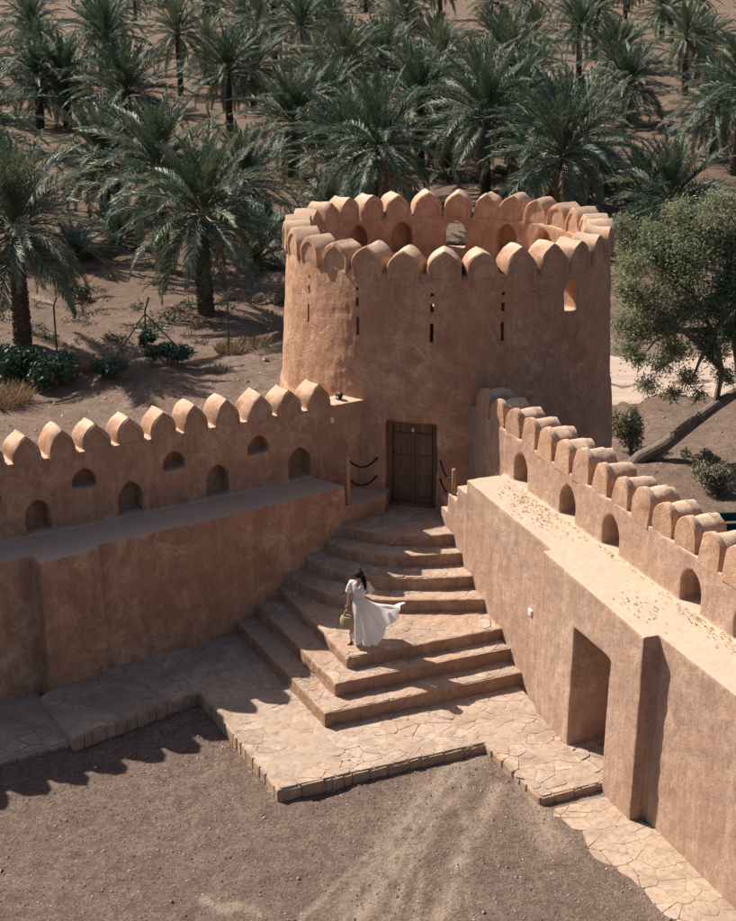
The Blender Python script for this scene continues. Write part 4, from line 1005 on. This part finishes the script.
def thorn_tree():
    Y = 38.6; b = gp(630, 463); o = empty('thorn_tree', (b[0], b[1], gz(b[0], b[1]))); tag(o, 'leaning thorn tree with feathery grey-green crown beside the tower', 'tree')
    O = np.array([b[0], b[1], gz(b[0], b[1])]); W = lambda u, v, y: tuple(at(u, v, y) - O)
    tr = [(0, -.02, -.2), W(640, 458, 38.35), W(665, 445, 38.4), W(690, 425, 38.5), W(715, 406, 38.7), W(740, 390, 38.9), W(775, 365, 39.3), W(800, 330, 39.6), W(815, 290, 39.8)]
    P = [tube(tr, [.22, .20, .185, .17, .16, .15, .13, .10, .07], 12)]
    limbs = [[W(715, 406, 38.7), W(722, 370, 38.9), W(712, 330, 39.1), W(690, 290, 39.4), W(668, 255, 39.6)],
             [W(740, 390, 38.9), W(735, 345, 39.0), W(738, 300, 39.3), W(725, 250, 39.5), W(715, 220, 39.6)],
             [W(722, 370, 38.9), W(700, 345, 38.6), W(670, 320, 38.4), W(645, 300, 38.3), W(628, 285, 38.2)],
             [W(712, 330, 39.1), W(680, 330, 39.2), W(655, 340, 39.2), W(640, 360, 39.2)],
             [W(775, 365, 39.3), W(765, 310, 39.6), W(760, 260, 39.9), W(745, 225, 40.1)],
             [W(690, 290, 39.4), W(655, 262, 39.8), W(632, 240, 40.0)],
             [W(738, 300, 39.3), W(715, 330, 38.7), W(700, 360, 38.4), W(690, 385, 38.3)]]
    for l in limbs: P.append(tube(l, [.09 * (1 - .75 * i / (len(l) - 1)) for i in range(len(l))], 7, False))
    g = np.random.default_rng(4)
    spots = [(668, 255, 39.6, 1.0), (645, 250, 39.7, .9), (632, 265, 39.0, .75), (628, 290, 38.2, .7), (650, 300, 38.4, .9), (680, 275, 39.2, 1.0), (700, 250, 39.6, 1.0), (715, 225, 39.6, .9), (735, 240, 39.8, 1.0),
             (640, 330, 38.6, .75), (665, 325, 38.5, .85), (690, 310, 38.9, .95), (640, 358, 39.2, .5), (662, 365, 38.8, .55), (690, 375, 38.4, .55), (712, 350, 38.7, .7), (655, 232, 40.0, .7), (648, 385, 38.9, .55), (672, 392, 38.6, .5), (625, 320, 38.8, .7), (630, 350, 39.0, .6), (700, 395, 38.3, .45), (725, 375, 38.4, .55), (675, 350, 38.6, .7), (622, 225, 40.2, .6), (680, 210, 40.3, .7), (718, 205, 40.3, .8), (690, 225, 40.0, .8), (625, 245, 40.0, .6), (770, 240, 40.0, 1.2), (790, 290, 39.8, 1.2)]
    green = [(725, 290, 39.3, .9), (735, 330, 39.0, .9), (715, 310, 38.9, .7), (745, 280, 39.2, 1.0), (705, 335, 38.8, .6), (775, 320, 39.3, 1.1), (738, 260, 39.3, .7)]
    blobs = []
    for lst in (spots, green):
        bl = []
        for (u, v, y, r) in lst:
            c = at(u, v, y) - O; bl.append((c[0], c[1], c[2], r, r * 1.15, r * .78))
            for _ in range(5):                             # twigs through every clump
                d = g.normal(size=3); d /= np.linalg.norm(d); e = c + d * r * .85; m_ = c + d * r * .4 + g.normal(size=3) * .1
                P.append(tube([tuple(c), tuple(m_), tuple(e)], [.02, .013, .006], 4, False))
        blobs.append(bl)
    t = obj('trunk', mesh('trunk', *merge(P)), M['tree_bark'], o)
    c = obj('crown', mesh('crown', *leaf_cloud(blobs[0], 60000, .052, 6, .30, .02, .5)), M['acacia'], o)
    obj('green_crown', mesh('green_crown', *leaf_cloud(blobs[1], 16000, .055, 7, .32, .02, .45)), M['acacia_green'], o)
thorn_tree()

# ------------------------------------------------------------------ wire fence posts, teal trough
def fence():
    p = gp(147, 352); x, y = p[0], p[1]; z = gz(x, y); o = empty('fence_post', (x, y, z)); tag(o, 'green steel fence corner post with two braces and bent top', 'fence post')
    obj('post', mesh('post', *tube([(0, 0, -.1), (0, 0, 1.45), (.02, 0, 1.55), (.16, 0, 1.95)], .032, 8)), M['green_steel'], o)
    for u, v in ((103, 374), (190, 358)):
        q = gp(u, v); obj('brace', mesh('brace', *tube([(q[0] - x, q[1] - y, -.03), (0, 0, 1.40)], .026, 7)), M['green_steel'], o)
    for (u, v, h, lab) in ((229, 352, 2.0, 'plain green steel fence post standing in dry grass'), (57, 352, 1.8, 'plain green steel fence post among the dark shrubs')):
        q = gp(u, v); e = empty('fence_post', (q[0], q[1], gz(q[0], q[1]))); tag(e, lab, 'fence post')
        obj('post', mesh('post', *tube([(0, 0, -.1), (0, 0, h - .25)], .03, 8)), M['green_steel'], e)
        obj('bent_top', mesh('bent_top', *tube([(0, 0, h - .26), (.02, 0, h - .18), (.12, 0, h + .08)], .028, 8)), M['green_steel'], e)
    q = gp(741, 533); E = empty('water_trough', (q[0], q[1], gz(q[0], q[1])), .1); tag(E, 'dark teal plastic trough on the sand beyond the sunlit parapet', 'trough')
    w, d, h = .55, .35, .30
    outer = prism([(-w, -d), (w, -d), (w, d), (-w, d)], 0, h, [(-w * .9, -d * .85), (w * .9, -d * .85), (w * .9, d * .85), (-w * .9, d * .85)])
    cut = prism([(-w * .93, -d * .9), (w * .93, -d * .9), (w * .93, d * .9), (-w * .93, d * .9)], .04, h + .1)
    obj('tub', mesh('tub', *boolean(outer, [cut])), M['teal'], E)
    rim = merge([box(0, -d, h, 2 * w + .06, .05, .03), box(0, d, h, 2 * w + .06, .05, .03), box(-w, 0, h + .001, .05, 2 * d - .05, .03), box(w, 0, h + .001, .05, 2 * d - .05, .03)]); obj('rim', mesh('rim', *rim), M['teal'], E)
fence()

# ------------------------------------------------------------------ woman on the stairs
def skin_mesh(name, verts, edges, radii, root, sub=2):
    me = bpy.data.meshes.new(name); me.from_pydata(verts, edges, []); a = bpy.data.objects.new('a', me); link(a)
    a.modifiers.new('k', 'SKIN'); 
    for i, r in enumerate(radii):
        sv = me.skin_vertices[0].data[i]; sv.radius = (r, r) if not hasattr(r, '__len__') else r; sv.use_root = (i == root)
    s = a.modifiers.new('s', 'SUBSURF'); s.levels = sub; s.render_levels = sub
    dg = bpy.context.evaluated_depsgraph_get(); out = bpy.data.meshes.new_from_object(a.evaluated_get(dg)); out.name = name
    bpy.data.objects.remove(a); out.polygons.foreach_set('use_smooth', [True] * len(out.polygons)); return out
M['skin'] = simple('skin', (.40, .22, .145), .5, .12, 12, .4, .05)
M['hair'] = simple('hair', (.009, .007, .007), .75, .3, 40, .25, .5)
M['dress'] = simple('white_cotton', (.80, .77, .74), .8, .06, 6, .2, .25, .01)
M['straw'] = simple('straw', (.50, .37, .22), .75, .35, 40, .3, .6, .01)
M['sandal'] = simple('sandal', (.12, .06, .035), .6, .2, 20)
def cloth_light(m):
    nt = m.node_tree; b = NB(nt); bs = nt.nodes['Principled BSDF']; tr = b.node('ShaderNodeBsdfTranslucent'); tr.inputs['Color'].default_value = (.8, .76, .72, 1)
    mx = b.node('ShaderNodeMixShader'); mx.inputs[0].default_value = .28; nt.links.new(bs.outputs[0], mx.inputs[1]); nt.links.new(tr.outputs[0], mx.inputs[2]); nt.links.new(mx.outputs[0], nt.nodes['Material Output'].inputs[0])
cloth_light(M['dress'])
def woman():
    p = gp(359.5, 642, 1.02); zt = 1.026
    W = empty('person', (p[0], p[1], zt), math.radians(-14)); W.scale = (.89,) * 3; tag(W, 'woman in a billowing white dress walking down the stairs with a straw bag', 'person')
    v, e, r = [], [], []
    def add(pt, rad, par=None):
        v.append(pt); r.append(rad); i = len(v) - 1
        if par is not None: e.append((par, i))
        return i
    pel = add((0, 0, .90), (.125, .10)); waist = add((0, -.005, 1.06), (.105, .085), pel); chest = add((0, -.01, 1.24), (.125, .095), waist); uc = add((0, 0, 1.35), (.10, .075), chest)
    nk = add((0, -.005, 1.43), .048, uc); hb = add((-.005, -.02, 1.495), (.062, .07), nk); hm = add((-.008, -.032, 1.555), (.076, .09), hb); ht = add((-.01, -.02, 1.625), (.058, .07), hm)
    fc = add((-.012, -.098, 1.535), .022, hb)         # nose and chin mass
    for s, hip, kn, an, ba, toe in ((-1, (-.085, 0, .84), (-.12, -.13, .47), (-.17, -.07, .075), (-.175, -.16, .03), (-.18, -.22, .02)), (1, (.085, 0, .84), (.10, -.05, .47), (.07, .11, .095), (.065, .02, .03), (.06, -.04, .018))):
        h = add(hip, .088, pel); k = add(kn, .056, h); c_ = add(tuple(np.array(kn) * .62 + np.array(an) * .38), .050, k); a = add(an, .034, c_); b = add(ba, .034, a); add(toe, .024, b)
    for s, sh, el, wr in ((-1, (-.165, .005, 1.355), (-.225, .03, 1.10), (-.235, -.04, .88)), (1, (.165, .005, 1.355), (.25, .09, 1.12), (.36, -.02, 1.20))):
        a = add(sh, .052, uc); b = add(el, .038, a); c_ = add(wr, .026, b); sh, el, wr = map(np.array, (sh, el, wr)); d = (wr - el) / np.linalg.norm(wr - el)
        pm = add(tuple(wr + d * .05), (.034, .02), c_); sd_ = np.cross(d, np.array([0, 1, .2])); sd_ /= np.linalg.norm(sd_); bk = np.cross(d, sd_)
        for k, (off, L) in enumerate(((-.030, .060), (-.010, .072), (.011, .068), (.030, .052))):
            q1 = add(tuple(wr + d * .095 + sd_ * off), .0095, pm); q2 = add(tuple(wr + d * (.095 + L * .55) + sd_ * off + bk * .012), .0085, q1); add(tuple(wr + d * (.095 + L * .75) + sd_ * off + bk * .035), .007, q2)
        t1 = add(tuple(wr + d * .045 - sd_ * .040 + bk * .012), .011, pm); add(tuple(wr + d * .085 - sd_ * .052 + bk * .028), .009, t1)
    body = obj('body', skin_mesh('body', v, e, r, 0), M['skin'], W)
    # dress: bodice and skirt in one sheet, skirt carried off to the right by the wind
    nu, rows = 72, []
    for k, (z, cx, cy, rx, ry) in enumerate(((1.415, 0, -.005, .075, .062), (1.395, 0, 0, .125, .085), (1.365, 0, 0, .185, .10), (1.30, 0, -.005, .165, .118), (1.22, 0, -.01, .152, .128), (1.14, 0, -.006, .136, .115), (1.06, 0, -.004, .122, .10), (1.03, 0, -.004, .126, .104))):
        row = []
        for j in range(nu):
            a = 2 * math.pi * j / nu; fr = max(0, -math.sin(a)) ** 6 * max(0, 1 - abs(math.cos(a)) * 2.2)
            zz = z - (.13 * fr if k == 0 else .10 * fr if k == 1 else .05 * fr if k == 2 else 0)
            row.append((cx + rx * math.cos(a), cy + ry * math.sin(a), zz))
        rows.append(row)
    N = 22
    for k in range(1, N + 1):
        t = k / N; row = []
        for j in range(nu):
            a = 2 * math.pi * j / nu; ca, sa = math.cos(a), math.sin(a)
            w = max(0, math.cos(a - .45)) ** 2.4
            rx = .128 + .21 * t ** .9; ry = .106 + .26 * t ** .95
            fold = 1 + .15 * t * math.sin(9 * a + 2.2 * t) + .085 * t * math.sin(17 * a - 3 * t + 1) + .03 * t * math.sin(31 * a + 4 * t)
            x = (.20 * t ** 1.3) + rx * ca * fold + .40 * w * t ** 1.1; y = .02 * t + ry * sa * fold + .10 * w * t * math.sin(5 * t + 2 * a)
            z = 1.03 - (.93 + .02 * math.sin(5 * a)) * t + w * (.86 * t ** 1.45) + .035 * w * t * math.sin(9 * t + 5 * a) + .015 * t * math.sin(6 * a)
            row.append((x, y, z))
        rows.append(row)
    V = [q for rr in rows for q in rr]; F = []
    for i in range(len(rows) - 1):
        for j in range(nu): F.append((i * nu + j, i * nu + (j + 1) % nu, (i + 1) * nu + (j + 1) % nu, (i + 1) * nu + j))
    D = obj('dress', mesh('dress', V, F, True), M['dress'], W)
    for s, pts, rd in ((-1, [(-.10, 0, 1.385), (-.165, .005, 1.372), (-.205, .018, 1.27), (-.232, .028, 1.14)], [.045, .064, .070, .082]), (1, [(.10, 0, 1.385), (.165, .005, 1.372), (.205, .035, 1.28), (.250, .07, 1.17)], [.045, .062, .064, .072])):
        sv, sf = tube(pts, rd, 18, False); obj('sleeve', mesh('sleeve', sv, sf, True), M['dress'], D)
    tv, tf = tube([(.126 * math.cos(a), -.004 + .106 * math.sin(a), 1.045) for a in np.linspace(0, 2 * math.pi, 33)], .011, 6, False); obj('waist_seam', mesh('waist_seam', tv, tf, True), M['dress'], D)
    # hair with small knot and a tail blown over the shoulder
    bm = bmesh.new(); bmesh.ops.create_icosphere(bm, subdivisions=3, radius=1.0)
    for q in bm.verts:
        x, y, z = q.co; f = 1.0
        if y < -.2 and z < -.25: f = .84                    # open at the face
        q.co = Vector((-.008 + x * .108 * f, -.022 + y * .122 * f + (.012 if z < -.3 else 0), 1.578 + z * .108))
    me = bpy.data.meshes.new('hair'); bm.to_mesh(me); bm.free(); me.polygons.foreach_set('use_smooth', [True] * len(me.polygons)); H = obj('hair', me, M['hair'], W)
    kv, kf = tube([(-.01, .03, 1.65), (-.012, .035, 1.69), (-.012, .035, 1.708)], [.055, .045, .02], 10); obj('hair_knot', mesh('hair_knot', kv, kf, True), M['hair'], H)
    kv, kf = tube([(.045, .03, 1.54), (.085, .02, 1.48), (.12, -.03, 1.42), (.145, -.07, 1.33), (.15, -.09, 1.26)], [.05, .052, .046, .036, .012], 10); obj('hair_tail', mesh('hair_tail', kv, kf, True), M['hair'], H)
    for s, (ba, an) in ((-1, ((-.175, -.15, 0), (-.172, -.05, .02))), (1, ((.065, .03, 0), (.068, .12, .03)))):
        a = np.array(ba); b = np.array(an); d = a - b; sv, sf = prism([(-.038, -.10), (.038, -.10), (.042, .02), (.03, .12), (-.03, .12), (-.042, .02)], -.002, .014)
        o = obj('sandal', mesh('sandal', sv, sf), M['sandal'], W, ((a[0] + b[0]) / 2, (a[1] + b[1]) / 2 - .02, .0))
    # straw bag, held in the lower hand: a thing of its own
    R_ = Matrix.Rotation(math.radians(-14), 4, 'Z'); hand = R_ @ Vector((-.238, -.09, .755)) * .89; bx = empty('straw_bag', (p[0] + hand.x, p[1] + hand.y, zt + hand.z - .387), math.radians(-24)); bx.scale = (.89,) * 3; tag(bx, 'round woven straw bag hanging from the hand of the woman', 'handbag')
    P = []; rr = .155
    for k in range(9):                                      # coiled, flattened basket: narrower at the base and mouth
        z = .02 + .26 * k / 8; q = rr * math.sqrt(max(.12, 1 - ((k - 4.6) / 5.4) ** 2))
        P.append(tube([(q * math.cos(a), .48 * q * math.sin(a), z) for a in np.linspace(0, 2 * math.pi, 29)], .0195, 6, False))
    P.append(prism([(rr * .60 * math.cos(a), rr * .29 * math.sin(a)) for a in np.linspace(0, 2 * math.pi, 24, endpoint=False)], .0, .03))
    obj('basket', mesh('basket', *merge(P), True), M['straw'], bx)
    for y in (-.035, .035):
        hv, hf = tube([(.075 * math.cos(a), y * (1 - .6 * math.sin(a)), .28 + .155 * math.sin(a)) for a in np.linspace(0, math.pi, 13)], .0115, 7); obj('handle', mesh('handle', hv, hf, True), M['straw'], bx)
woman()
